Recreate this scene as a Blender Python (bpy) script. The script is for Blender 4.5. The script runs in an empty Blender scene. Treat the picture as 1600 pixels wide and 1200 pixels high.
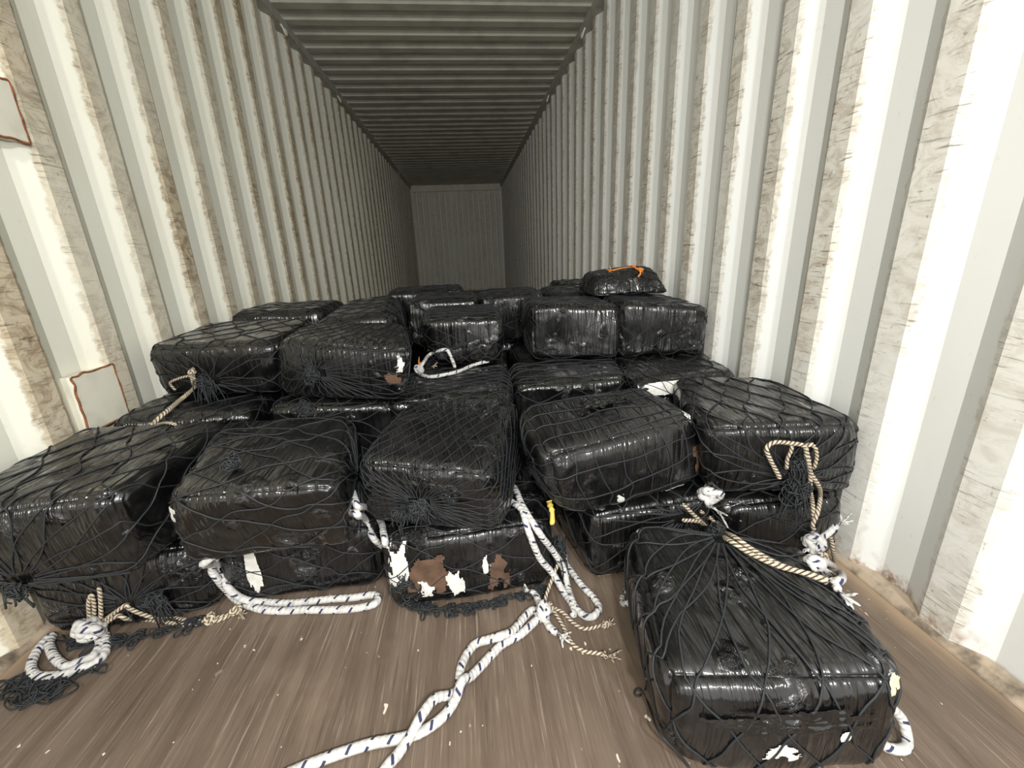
import bpy, math, random
import numpy as np
from mathutils import Vector, Matrix

C = bpy.context.scene.collection
S = bpy.context.scene

# ------------------------------------------------------------------ camera
cam_d = bpy.data.cameras.new('camera')
cam_d.sensor_width = 36.0
cam_d.lens = 656.41 / 1600 * 36.0
cam_d.clip_start = 0.02
cam = bpy.data.objects.new('camera', cam_d)
C.objects.link(cam)
R_ = Vector((0.99317472, -0.10944393, -0.04032368))
U_ = Vector((0.07096419, 0.29264077, 0.95358558))
F_ = Vector((0.0925638, 0.94993863, -0.29841002))
cam.matrix_world = Matrix(((R_.x, U_.x, -F_.x, 0.0672), (R_.y, U_.y, -F_.y, 0.0),
                           (R_.z, U_.z, -F_.z, 0.9628), (0, 0, 0, 1)))
S.camera = cam

# ------------------------------------------------------------------ light and exposure
S.view_settings.view_transform = 'Standard'
S.view_settings.look = 'None'
S.view_settings.gamma = 1.0
S.view_settings.use_curve_mapping = False
S.view_settings.exposure = 0.0

world = bpy.data.worlds.new('daylight_outside')
world.use_nodes = True
bg = world.node_tree.nodes['Background']
bg.inputs[0].default_value = (1.0, 0.97, 0.92, 1)
bg.inputs[1].default_value = 1.7
S.world = world


def area_lamp(name, loc, target, size, power, color, size_y=None):
    l = bpy.data.lights.new(name, 'AREA')
    l.energy = power
    l.color = color
    l.size = size
    if size_y:
        l.shape = 'RECTANGLE'
        l.size_y = size_y
    o = bpy.data.objects.new(name, l)
    C.objects.link(o)
    o.location = loc
    o.rotation_euler = (Vector(target) - Vector(loc)).to_track_quat('-Z', 'Y').to_euler()
    return o


area_lamp('yard_light_left', (-0.7, -1.5, 2.3), (0.0, 3.0, 0.9), 0.13, 40, (1.0, 0.97, 0.89))
area_lamp('yard_light_right', (0.75, -1.3, 2.2), (0.0, 3.0, 0.9), 0.13, 52, (0.97, 0.99, 1.0))
area_lamp('glint_lamp', (0.25, -0.45, 1.30), (0.1, 2.0, 0.6), 0.08, 24, (1.0, 0.99, 0.96))  # lamp added near the camera to raise glints on the film

# ------------------------------------------------------------------ numeric noise
def _hash(ix, iy, iz, seed):
    h = (ix.astype(np.int64) * 374761393 + iy.astype(np.int64) * 668265263
         + iz.astype(np.int64) * 2147483647 + seed * 974634777) & 0xFFFFFFFF
    h = ((h ^ (h >> 13)) * 1274126177) & 0xFFFFFFFF
    h = (h ^ (h >> 16)) & 0xFFFF
    return h / 32767.5 - 1.0


def vnoise(P, seed=0):
    P = np.asarray(P, float)
    i = np.floor(P).astype(np.int64)
    f = P - i
    f = f * f * (3 - 2 * f)
    r = 0
    for dx in (0, 1):
        wx = f[:, 0] if dx else 1 - f[:, 0]
        for dy in (0, 1):
            wy = f[:, 1] if dy else 1 - f[:, 1]
            for dz in (0, 1):
                wz = f[:, 2] if dz else 1 - f[:, 2]
                r = r + wx * wy * wz * _hash(i[:, 0] + dx, i[:, 1] + dy, i[:, 2] + dz, seed)
    return r


def unit(v):
    return v / np.maximum(np.linalg.norm(v, axis=-1, keepdims=True), 1e-9)


# ------------------------------------------------------------------ object helpers
def link(name, me, mat=None, parent=None, smooth=True):
    o = bpy.data.objects.new(name, me)
    C.objects.link(o)
    if mat:
        me.materials.append(mat)
    if smooth:
        me.polygons.foreach_set('use_smooth', [True] * len(me.polygons))
    if parent:
        o.parent = parent
    return o


def mesh_obj(name, V, Fc, mat=None, parent=None, smooth=True):
    me = bpy.data.meshes.new(name)
    me.from_pydata([tuple(map(float, v)) for v in V], [], [tuple(int(i) for i in f) for f in Fc])
    me.update()
    return link(name, me, mat, parent, smooth)


def tag(o, label, cat, group=None):
    o['label'] = label
    o['category'] = cat
    if group:
        o['group'] = group
    return o


def structure(o, label=None, cat=None):
    o['kind'] = 'structure'
    if label:
        o['label'] = label
        o['category'] = cat
    return o


def empty(name, loc):
    o = bpy.data.objects.new(name, None)
    o.empty_display_size = 0.05
    C.objects.link(o)
    o.location = loc
    return o


# ------------------------------------------------------------------ materials
class NT:
    def __init__(self, name):
        self.m = bpy.data.materials.new(name)
        self.m.use_nodes = True
        self.t = self.m.node_tree
        self.b = self.t.nodes['Principled BSDF']

    def n(self, kind, **kw):
        nd = self.t.nodes.new(kind)
        for k, v in kw.items():
            if k.startswith('i_'):
                nd.inputs[k[2:].replace('_', ' ')].default_value = v
            else:
                setattr(nd, k, v)
        return nd

    def l(self, a, b):
        self.t.links.new(a, b)

    def val(self, x, sock):
        if isinstance(x, (int, float)):
            sock.default_value = x
        else:
            self.l(x, sock)

    def math(self, op, a, b=None, c=None, clamp=False):
        nd = self.n('ShaderNodeMath', operation=op)
        nd.use_clamp = clamp
        self.val(a, nd.inputs[0])
        if b is not None:
            self.val(b, nd.inputs[1])
        if c is not None:
            self.val(c, nd.inputs[2])
        return nd.outputs[0]

    def mix(self, fac, a, b):
        nd = self.n('ShaderNodeMix', data_type='RGBA')
        self.val(fac, nd.inputs[0])
        for x, s in ((a, nd.inputs[6]), (b, nd.inputs[7])):
            if isinstance(x, tuple):
                s.default_value = (*x, 1)
            else:
                self.l(x, s)
        return nd.outputs[2]

    def noise(self, vec, scale, detail=3, rough=0.55, dist=0.0):
        nd = self.n('ShaderNodeTexNoise')
        nd.inputs['Scale'].default_value = scale
        nd.inputs['Detail'].default_value = detail
        nd.inputs['Roughness'].default_value = rough
        nd.inputs['Distortion'].default_value = dist
        self.l(vec, nd.inputs['Vector'])
        return nd.outputs[0]

    def mapping(self, vec, scale=(1, 1, 1), rot=(0, 0, 0), loc=(0, 0, 0)):
        nd = self.n('ShaderNodeMapping')
        nd.inputs['Scale'].default_value = scale
        nd.inputs['Rotation'].default_value = rot
        nd.inputs['Location'].default_value = loc
        self.l(vec, nd.inputs['Vector'])
        return nd.outputs[0]

    def ramp(self, x, lo, hi):
        nd = self.n('ShaderNodeMapRange')
        nd.interpolation_type = 'SMOOTHSTEP'
        nd.inputs[1].default_value = lo
        nd.inputs[2].default_value = hi
        self.l(x, nd.inputs[0])
        return nd.outputs[0]

    def coord(self, which='Object'):
        return self.n('ShaderNodeTexCoord').outputs[which]

    def bump(self, h, strength, dist, normal=None):
        nd = self.n('ShaderNodeBump')
        nd.inputs['Strength'].default_value = strength
        nd.inputs['Distance'].default_value = dist
        self.l(h, nd.inputs['Height'])
        if normal is not None:
            self.l(normal, nd.inputs['Normal'])
        return nd.outputs[0]

    def sep(self, vec):
        nd = self.n('ShaderNodeSeparateXYZ')
        self.l(vec, nd.inputs[0])
        return nd.outputs

    def done(self, color=None, rough=None, normal=None, spec=None):
        b = self.b
        for x, s in ((color, 'Base Color'), (rough, 'Roughness'), (normal, 'Normal')):
            if x is None:
                continue
            if isinstance(x, tuple):
                b.inputs[s].default_value = (*x, 1)
            elif isinstance(x, (int, float)):
                b.inputs[s].default_value = x
            else:
                self.l(x, b.inputs[s])
        if spec is not None:
            b.inputs['Specular IOR Level'].default_value = spec
        return self.m


def film_material(name, rot, sheen_rough=(0.13, 0.36), bump=0.8):
    """black stretch film: glossy, streaked along the pull of the wrap, crumpled in places"""
    t = NT(name)
    co = t.coord('Object')
    rnd = t.n('ShaderNodeObjectInfo').outputs['Random']
    off = t.n('ShaderNodeCombineXYZ')
    t.l(t.math('MULTIPLY', rnd, 37.0), off.inputs[0])
    t.l(t.math('MULTIPLY', rnd, 19.0), off.inputs[1])
    add = t.n('ShaderNodeVectorMath', operation='ADD')
    t.l(co, add.inputs[0])
    t.l(off.outputs[0], add.inputs[1])
    p = add.outputs[0]
    big = t.noise(p, 6.0, 2)
    streak = t.noise(t.mapping(p, (120, 5, 5), rot), 1.0, 3, 0.6, 0.5)
    fold = t.noise(t.mapping(p, (40, 4, 4), rot), 1.0, 2, 0.5, 0.9)
    crump = t.noise(p, 55.0, 4, 0.6, 1.5)
    m_cr = t.ramp(t.noise(p, 9.0, 2), 0.56, 0.70)
    m_st = t.ramp(t.noise(p, 5.0, 1), 0.40, 0.62)
    h = t.math('MULTIPLY', streak, m_st)
    h = t.math('MULTIPLY_ADD', fold, 1.6, h)
    h = t.math('MULTIPLY_ADD', t.math('MULTIPLY', crump, m_cr), 2.6, h)
    nrm = t.bump(h, bump, 0.009)
    rough = t.n('ShaderNodeMapRange')
    rough.inputs[1].default_value = 0.35
    rough.inputs[2].default_value = 0.65
    rough.inputs[3].default_value = sheen_rough[0]
    rough.inputs[4].default_value = sheen_rough[1]
    t.l(big, rough.inputs[0])
    dust = t.ramp(t.noise(p, 14.0, 4, 0.65), 0.45, 0.75)
    col = t.mix(dust, (0.003, 0.003, 0.0032), (0.0125, 0.0125, 0.0122))
    t.b.inputs['Coat Weight'].default_value = 0.6
    t.b.inputs['Coat Roughness'].default_value = 0.07
    t.l(nrm, t.b.inputs['Coat Normal'])
    return t.done(col, rough.outputs[0], nrm, 0.45)


def cord_material():
    t = NT('black_net_twine')
    co = t.coord('Object')
    f = t.noise(co, 160, 2)
    return t.done(t.mix(f, (0.013, 0.0145, 0.0155), (0.030, 0.0325, 0.035)), 0.6, None, 0.3)


def rope_material(name, base, fleck, freq, duty, strand, fleck_gate, starts=1.0):
    """u runs round the rope, v along it in metres"""
    t = NT(name)
    uv = t.sep(t.n('ShaderNodeUVMap').outputs[0])
    u, v = uv[0], uv[1]
    d = t.math('FRACT', t.math('ADD', t.math('MULTIPLY', v, freq), t.math('MULTIPLY', u, starts)))
    on = t.math('LESS_THAN', d, duty)
    if fleck_gate:
        g = t.math('FRACT', t.math('SUBTRACT', t.math('MULTIPLY', v, freq * 0.5), t.math('MULTIPLY', u, 2.0)))
        on = t.math('MULTIPLY', on, t.math('LESS_THAN', g, fleck_gate))
    dirt = t.noise(t.coord('Object'), 45, 3)
    b2 = tuple(c * 0.72 for c in base)
    col = t.mix(on, t.mix(t.ramp(dirt, 0.45, 0.75), base, b2), fleck)
    s = t.math('SINE', t.math('MULTIPLY', t.math('ADD', t.math('MULTIPLY', v, freq * strand), t.math('MULTIPLY', u, starts)), 6.2832))
    return t.done(col, 0.8, t.bump(s, 0.5, 0.0015), 0.25)


def plain(name, color, rough=0.6, spec=0.4, var=0.15, scale=20.0):
    t = NT(name)
    f = t.noise(t.coord('Object'), scale, 4)
    c2 = tuple(c * (1 - var * 2.2) for c in color)
    return t.done(t.mix(t.ramp(f, 0.4, 0.75), color, c2), rough, None, spec)


def wall_material(name, axis_depth, face, clean, grime, grime_dark, amount):
    """painted corrugated steel: rub marks sit on the flats that stand furthest into the container"""
    t = NT(name)
    co = t.coord('Object')
    x, y, z = t.sep(co)[:3]
    d = t.math('ABSOLUTE', (x, y, z)[axis_depth])
    along = (y, x)[axis_depth]
    rag = t.noise(co, 28.0, 4, 0.65)
    prox = t.math('SUBTRACT', t.math('ADD', face + 0.009, t.math('MULTIPLY', t.math('SUBTRACT', rag, 0.5), 0.022)), d)
    inner = t.ramp(prox, -0.003, 0.004)
    vary = t.ramp(t.noise(t.mapping(co, (2.2, 2.2, 0.9)), 1.0, 3), 0.30, 0.62)
    inner = t.math('MULTIPLY', inner, t.math('MULTIPLY', t.math('MULTIPLY_ADD', vary, 0.6, 0.4), amount))
    # tone of the rub: blotches, then scratches running with the cargo
    blot = t.ramp(t.noise(t.mapping(co, (11, 11, 16)), 1.0, 5, 0.75, 1.4), 0.40, 0.66)
    grim = t.mix(blot, grime, grime_dark)
    scr = t.noise(t.mapping(co, (6, 9, 130), (0.10, 0, 0)), 1.0, 3, 0.7, 0.7)
    scr_m = t.math('MULTIPLY', t.ramp(scr, 0.56, 0.66), t.ramp(t.noise(co, 7.0, 2), 0.36, 0.54))
    spots = t.math('MULTIPLY', t.ramp(t.noise(t.mapping(co, (1, 1, 0.7)), 60.0, 3), 0.66, 0.72), 0.7)
    film = t.ramp(t.noise(t.mapping(co, (5, 5, 1.2)), 1.0, 4), 0.45, 0.85)
    base = t.mix(t.math('MULTIPLY', film, 0.35), clean, grime)
    c = t.mix(inner, base, grim)
    c = t.mix(t.math('MULTIPLY', scr_m, t.math('MULTIPLY', inner, 0.85)), c, (0.10, 0.075, 0.055))
    c = t.mix(t.math('MULTIPLY', spots, t.math('MULTIPLY_ADD', inner, 0.8, 0.12)), c, (0.16, 0.12, 0.09))
    # rust creeping up from the bottom rail
    rz = t.math('ADD', z, t.math('MULTIPLY', t.noise(t.mapping(co, (7, 7, 5)), 1.0, 4, 0.7), 0.22))
    low = t.math('SUBTRACT', 1.0, t.ramp(rz, 0.11, 0.19))
    rn = t.ramp(t.noise(co, 13, 4, 0.7), 0.45, 0.66)
    c = t.mix(t.math('MULTIPLY', low, rn), c, (0.30, 0.15, 0.075))
    bm = t.bump(t.noise(co, 4.0, 2), 0.06, 0.02, t.bump(rag, 0.08, 0.003))
    return t.done(c, 0.62, bm, 0.22)


def floor_material():
    t = NT('worn_brown_plywood')
    co = t.coord('Object')
    x, y, z = t.sep(co)[:3]
    warp = t.math('MULTIPLY', t.noise(t.mapping(co, (3, 1.2, 1)), 1.0, 2), 0.05)
    sx = t.n('ShaderNodeCombineXYZ')
    t.l(t.math('ADD', x, warp), sx.inputs[0])
    t.l(y, sx.inputs[1])
    g = sx.outputs[0]
    grain = t.noise(t.mapping(g, (150, 3.5, 1)), 1.0, 4, 0.7)
    fine = t.noise(t.mapping(g, (420, 9, 1)), 1.0, 2, 0.6)
    broad = t.noise(t.mapping(g, (22, 1.6, 1)), 1.0, 3, 0.6)
    blot = t.noise(co, 3.2, 4, 0.6)
    c = t.mix(t.ramp(broad, 0.3, 0.7), (0.100, 0.072, 0.052), (0.152, 0.114, 0.086))
    c = t.mix(t.math('MULTIPLY', t.ramp(grain, 0.56, 0.70), 0.55), c, (0.36, 0.30, 0.235))
    c = t.mix(t.math('MULTIPLY', t.ramp(grain, 0.45, 0.33), 0.6), c, (0.060, 0.041, 0.029))
    c = t.mix(t.math('MULTIPLY', t.ramp(fine, 0.55, 0.75), 0.3), c, (0.30, 0.245, 0.19))
    c = t.mix(t.math('MULTIPLY', t.ramp(blot, 0.52, 0.75), 0.40), c, (0.25, 0.195, 0.14))
    c = t.mix(t.math('MULTIPLY', t.ramp(blot, 0.45, 0.28), 0.35), c, (0.075, 0.052, 0.038))
    # pale paint flecks and scuffs
    fl = t.ramp(t.noise(t.mapping(co, (1, 0.5, 1)), 24.0, 3, 0.6), 0.69, 0.71)
    fm = t.ramp(t.noise(co, 4.0, 2), 0.45, 0.55)
    c = t.mix(t.math('MULTIPLY', fl, fm), c, (0.60, 0.53, 0.44))
    fs = t.ramp(t.noise(t.mapping(co, (1, 0.7, 1)), 70.0, 2, 0.5), 0.74, 0.76)
    c = t.mix(fs, c, (0.66, 0.60, 0.50))
    edge = t.ramp(t.math('ADD', t.math('ABSOLUTE', x), t.math('MULTIPLY', t.noise(t.mapping(co, (6, 3, 1)), 1.0, 3), 0.14)), 1.17, 1.25)
    c = t.mix(t.math('MULTIPLY', edge, 0.75), c, (0.40, 0.29, 0.19))
    return t.done(c, 0.5, t.bump(grain, 0.3, 0.003), 0.35)


M = {}
M['film'] = [film_material('black_film_a', (0, 0, 0.15)),
             film_material('black_film_b', (0, 0.2, 1.45)),
             film_material('black_film_c', (0.3, 0, 0.8)),
             film_material('black_film_d', (0, 0.0, -0.35), (0.14, 0.30), 0.45)]
M['twine'] = cord_material()
M['white_rope'] = rope_material('white_rope_blue_fleck', (0.53, 0.52, 0.50), (0.035, 0.04, 0.085), 24.0, 0.17, 3.0, 0.62)
M['tan_cord'] = rope_material('tan_and_black_cord', (0.52, 0.44, 0.33), (0.05, 0.038, 0.028), 85.0, 0.34, 1.0, 0, 3.0)
M['orange'] = plain('orange_twine', (0.75, 0.27, 0.06), 0.7)
M['yellow'] = plain('yellow_tape', (0.62, 0.48, 0.10), 0.5)
M['white_wrap_glint'] = plain('white_packing_glint', (0.62, 0.61, 0.57), 0.45, 0.4, 0.10, 30)  # this white also serves the painted highlights on the lone bale
M['brown_wrap'] = plain('brown_packing_tape', (0.115, 0.068, 0.045), 0.28, 0.5, 0.25, 18)
M['cream_wrap'] = plain('cream_packing', (0.72, 0.60, 0.36), 0.5, 0.4, 0.2, 40)
M['wall_l'] = wall_material('cream_steel_left', 0, 1.176, (0.76, 0.755, 0.655), (0.55, 0.475, 0.345), (0.28, 0.21, 0.13), 1.0)
M['wall_r'] = wall_material('white_steel_right', 0, 1.176, (0.77, 0.785, 0.76), (0.68, 0.655, 0.58), (0.46, 0.405, 0.325), 1.0)
M['wall_b'] = wall_material('cream_steel_back', 1, 11.98, (0.72, 0.72, 0.65), (0.56, 0.53, 0.44), (0.36, 0.31, 0.24), 0.5)
M['roof'] = plain('roof_steel', (0.52, 0.51, 0.435), 0.55, 0.3, 0.12, 5)
M['rail'] = plain('rail_steel', (0.44, 0.43, 0.38), 0.5, 0.35, 0.12, 12)
M['sill'] = plain('dirty_sill_steel', (0.42, 0.34, 0.25), 0.65, 0.3, 0.36, 16)
M['bright_steel'] = plain('painted_ring', (0.70, 0.70, 0.64), 0.4, 0.5, 0.08, 30)
M['rust'] = plain('rust', (0.28, 0.105, 0.045), 0.85, 0.2, 0.3, 60)
M['plate'] = plain('cream_plate', (0.71, 0.69, 0.58), 0.5, 0.35, 0.07, 14)
M['floor'] = floor_material()
M['ground'] = plain('dark_yard', (0.05, 0.048, 0.045), 0.8, 0.2, 0.2, 3)

# ------------------------------------------------------------------ container shell
W, H, D, Y0 = 1.176, 2.69, 11.98, -0.05
DEPTH, PITCH = 0.036, 0.278


def side_wall(name, side, phase, mat):
    # phase = far edge of one inner flat; order towards the back: inner flat, slope out, outer flat, slope in
    ys, xs = [], []
    y = phase - math.ceil((phase - Y0) / PITCH + 1) * PITCH
    while y < D:
        for dy, dep in ((-0.070, 0), (0, 0), (0.068, DEPTH), (0.140, DEPTH)):
            ys.append(y + dy)
            xs.append(W + dep)
        y += PITCH
    pr = [(a, b) for a, b in zip(ys, xs) if Y0 <= a <= D]
    pr = [(Y0, pr[0][1])] + pr + [(D, pr[-1][1])]
    zs = [0.0, 0.5, 1.0, 1.6, 2.2, H]
    V, Fc = [], []
    for z in zs:
        for a, b in pr:
            V.append((side * b, a, z))
    n = len(pr)
    for k in range(len(zs) - 1):
        for i in range(n - 1):
            q = (k * n + i, k * n + i + 1, (k + 1) * n + i + 1, (k + 1) * n + i)
            Fc.append(q if side < 0 else q[::-1])
    o = mesh_obj(name, V, Fc, mat, None, False)
    md = o.modifiers.new('sheet', 'SOLIDIFY')
    md.thickness = 0.004
    md.offset = -1
    return structure(o)


side_wall('wall_left', -1, 1.9006, M['wall_l'])
side_wall('wall_right', 1, 1.0229, M['wall_r'])


def boxv(x0, x1, y0, y1, z0, z1):
    V = [(x, y, z) for x in (x0, x1) for y in (y0, y1) for z in (z0, z1)]
    Fc = [(0, 1, 3, 2), (4, 6, 7, 5), (0, 4, 5, 1), (2, 3, 7, 6), (0, 2, 6, 4), (1, 5, 7, 3)]
    return V, Fc


def join(parts):
    V, Fc = [], []
    for v, f in parts:
        b = len(V)
        V += list(v)
        Fc += [tuple(i + b for i in q) for q in f]
    return V, Fc


def bevel(o, w, seg=2):
    md = o.modifiers.new('soft_edge', 'BEVEL')
    md.width = w
    md.segments = seg
    md.limit_method = 'ANGLE'
    return o


def back_wall():
    pitch, n = 0.147, 16
    prof = []
    x = -W - 0.04
    prof.append((x, 0.0))
    x = -n / 2 * pitch
    for k in range(n):
        for dx, dep in ((0, 0), (0.104, 0), (0.109, 0.075), (0.142, 0.075)):
            prof.append((x + k * pitch + dx, dep))
    prof.append((W + 0.04, 0.0))
    V, Fc = [], []
    zs = [0.0, 0.7, 1.4, 2.0, H]
    for z in zs:
        V += [(a, D + b, z) for a, b in prof]
    m = len(prof)
    for k in range(len(zs) - 1):
        for i in range(m - 1):
            Fc.append((k * m + i, k * m + i + 1, (k + 1) * m + i + 1, (k + 1) * m + i))
    o = mesh_obj('wall_back', V, Fc, M['wall_b'], None, False)
    return structure(o)


back_wall()


def roof():
    pitch = 0.2275
    V, Fc, pr = [], [], []
    y = 3.735 - 17 * pitch
    while y < 10.9:
        # flat low, slope rising towards the door side, trough
        for dy, dep in ((-0.030, 0.022), (0.0, 0.0), (0.085, 0.0), (0.115, 0.022)):
            if Y0 < y + dy < D:
                pr.append((y + dy, dep))
        y += pitch
    pr = [(Y0, pr[0][1])] + pr + [(D + 0.1, 0.0)]
    for x in (-W - 0.045, 0, W + 0.045):
        V += [(x, a, H + b) for a, b in pr]
    m = len(pr)
    for k in range(2):
        for i in range(m - 1):
            Fc.append((k * m + i, k * m + i + 1, (k + 1) * m + i + 1, (k + 1) * m + i))
    return structure(mesh_obj('ceiling', V, Fc, M['roof'], None, False))


roof()
structure(mesh_obj('floor', *boxv(-W - 0.045, W + 0.045, Y0, D + 0.1, -0.03, 0.0), M['floor'], None, False))
structure(mesh_obj('trim_1', *boxv(-W - 0.036, -W + 0.035, Y0, D, H - 0.062, H - 0.001), M['rail'], None, False))
structure(mesh_obj('trim_2', *boxv(W - 0.035, W + 0.036, Y0, D, H - 0.062, H - 0.001), M['rail'], None, False))
structure(mesh_obj('trim_3', *boxv(-W + 0.036, W - 0.036, D - 0.05, D - 0.002, H - 0.15, H - 0.002), M['wall_b'], None, False))


def sill(name, side):
    # low steel lip where wall meets plywood, with a chamfered top
    prof = [(W + 0.03, 0.001), (W - 0.012, 0.001), (W - 0.010, 0.006), (W + 0.004, 0.020), (W + 0.03, 0.026)]
    V, Fc = [], []
    for y in (Y0, D - 0.001):
        V += [(side * a, y, b) for a, b in prof]
    n = len(prof)
    for i in range(n):
        q = (i, (i + 1) % n, n + (i + 1) % n, n + i)
        Fc.append(q)
    Fc += [tuple(range(n)), tuple(range(2 * n - 1, n - 1, -1))]
    return structure(mesh_obj(name, V, Fc, M['sill'], None, False))


sill('baseboard_left', -1)
sill('baseboard_right', 1)
structure(mesh_obj('trim_4', *boxv(-W - 0.06, W + 0.06, Y0 - 0.06, Y0 - 0.002, -0.05, 0.0), M['rail'], None, False))
structure(mesh_obj('ground', *boxv(-9, 9, -12, Y0 - 0.07, -1.25, -1.2), M['ground'], None, False), 'dark yard in front of the open container', 'ground')


# ------------------------------------------------------------------ tubes
def catmull(P, per=8, closed=False):
    P = [np.array(p, float) for p in P]
    n = len(P)
    out = []
    rng_ = range(n if closed else n - 1)
    for i in rng_:
        if closed:
            a, b, c, d = P[(i - 1) % n], P[i], P[(i + 1) % n], P[(i + 2) % n]
        else:
            b, c = P[i], P[i + 1]
            a = P[i - 1] if i > 0 else 2 * b - c
            d = P[i + 2] if i + 2 < n else 2 * c - b
        for k in range(per):
            t = k / per
            out.append(0.5 * ((2 * b) + (c - a) * t + (2 * a - 5 * b + 4 * c - d) * t * t + (3 * b - a - 3 * c + d) * t ** 3))
    if not closed:
        out.append(P[-1])
    return np.array(out)


def frames(P, closed=False):
    if closed:
        T = unit(np.roll(P, -1, 0) - np.roll(P, 1, 0))
    else:
        T = unit(np.gradient(P, axis=0))
    N = np.zeros_like(P)
    a = np.array((0, 0, 1.0)) if abs(T[0][2]) < 0.9 else np.array((1.0, 0, 0))
    N[0] = unit(np.cross(T[0], a))
    for i in range(1, len(P)):
        v = N[i - 1] - T[i] * (N[i - 1] @ T[i])
        N[i] = unit(v)
    return T, N, np.cross(T, N)


def tube(P, r, sides=8, closed=False, lobes=0, lobe_amp=0.0, lobe_freq=40.0, taper=False):
    """returns verts, faces, uv per loop (u round, v metres)"""
    P = np.asarray(P, float)
    T, N, B = frames(P, closed)
    seg = np.linalg.norm(np.diff(P, axis=0), axis=1)
    s = np.concatenate([[0], np.cumsum(seg)])
    ang = np.arange(sides) / sides * 2 * math.pi
    V = []
    m = len(P)
    for i in range(m):
        rr = r
        if taper and (i == 0 or i == m - 1) and not closed:
            rr = r * 0.4
        if lobes:
            rad = rr * (1 + lobe_amp * np.abs(np.sin(lobes / 2 * (ang + s[i] * lobe_freq))) - lobe_amp * 0.6)
        else:
            rad = np.full(sides, rr)
        V.append(P[i] + (np.cos(ang) * rad)[:, None] * N[i] + (np.sin(ang) * rad)[:, None] * B[i])
    V = np.concatenate(V)
    Fc, UV = [], []
    rings = m if closed else m - 1
    for i in range(rings):
        j = (i + 1) % m
        v0, v1 = s[i], (s[j] if j else s[i] + np.linalg.norm(P[0] - P[-1]))
        for k in range(sides):
            k2 = (k + 1) % sides
            Fc.append((i * sides + k, i * sides + k2, j * sides + k2, j * sides + k))
            u0, u1 = k / sides, (k + 1) / sides
            UV += [(u0, v0), (u1, v0), (u1, v1), (u0, v1)]
    if not closed:
        Fc.append(tuple(range(sides))[::-1])
        UV += [(0, 0)] * sides
        Fc.append(tuple(range((m - 1) * sides, m * sides)))
        UV += [(0, s[-1])] * sides
    return V, Fc, UV


def tubes_obj(name, lst, mat, parent=None):
    V, Fc, UV = [], [], []
    for v, f, uv in lst:
        b = len(V)
        V += [tuple(x) for x in v]
        Fc += [tuple(i + b for i in q) for q in f]
        UV += uv
    o = mesh_obj(name, V, Fc, mat, parent)
    ul = o.data.uv_layers.new(name='UVMap')
    ul.data.foreach_set('uv', np.array(UV, float).ravel())
    return o


# ------------------------------------------------------------------ bales
def cube_grid(n):
    s = np.linspace(-1, 1, n + 1)
    s = 0.62 * np.sin(s * math.pi / 2) + 0.38 * s
    A, B = np.meshgrid(s, s, indexing='ij')
    allv, faces = [], []
    base = 0
    for ax in range(3):
        for sg in (-1, 1):
            P = np.zeros((n + 1, n + 1, 3))
            P[..., ax] = sg
            P[..., (ax + 1) % 3] = A
            P[..., (ax + 2) % 3] = B
            allv.append(P.reshape(-1, 3))
            idx = base + np.arange((n + 1) ** 2).reshape(n + 1, n + 1)
            q = np.stack([idx[:-1, :-1], idx[1:, :-1], idx[1:, 1:], idx[:-1, 1:]], -1).reshape(-1, 4)
            faces.append(q if sg > 0 else q[:, ::-1])
            base += (n + 1) ** 2
    V = np.concatenate(allv)
    Fc = np.concatenate(faces)
    key = np.round(V * 1e5).astype(np.int64)
    _, first, inv = np.unique(key, axis=0, return_index=True, return_inverse=True)
    return V[first], inv.reshape(-1)[Fc]


GRID = {n: cube_grid(n) for n in (14, 24, 40)}
BALES = {}


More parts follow.
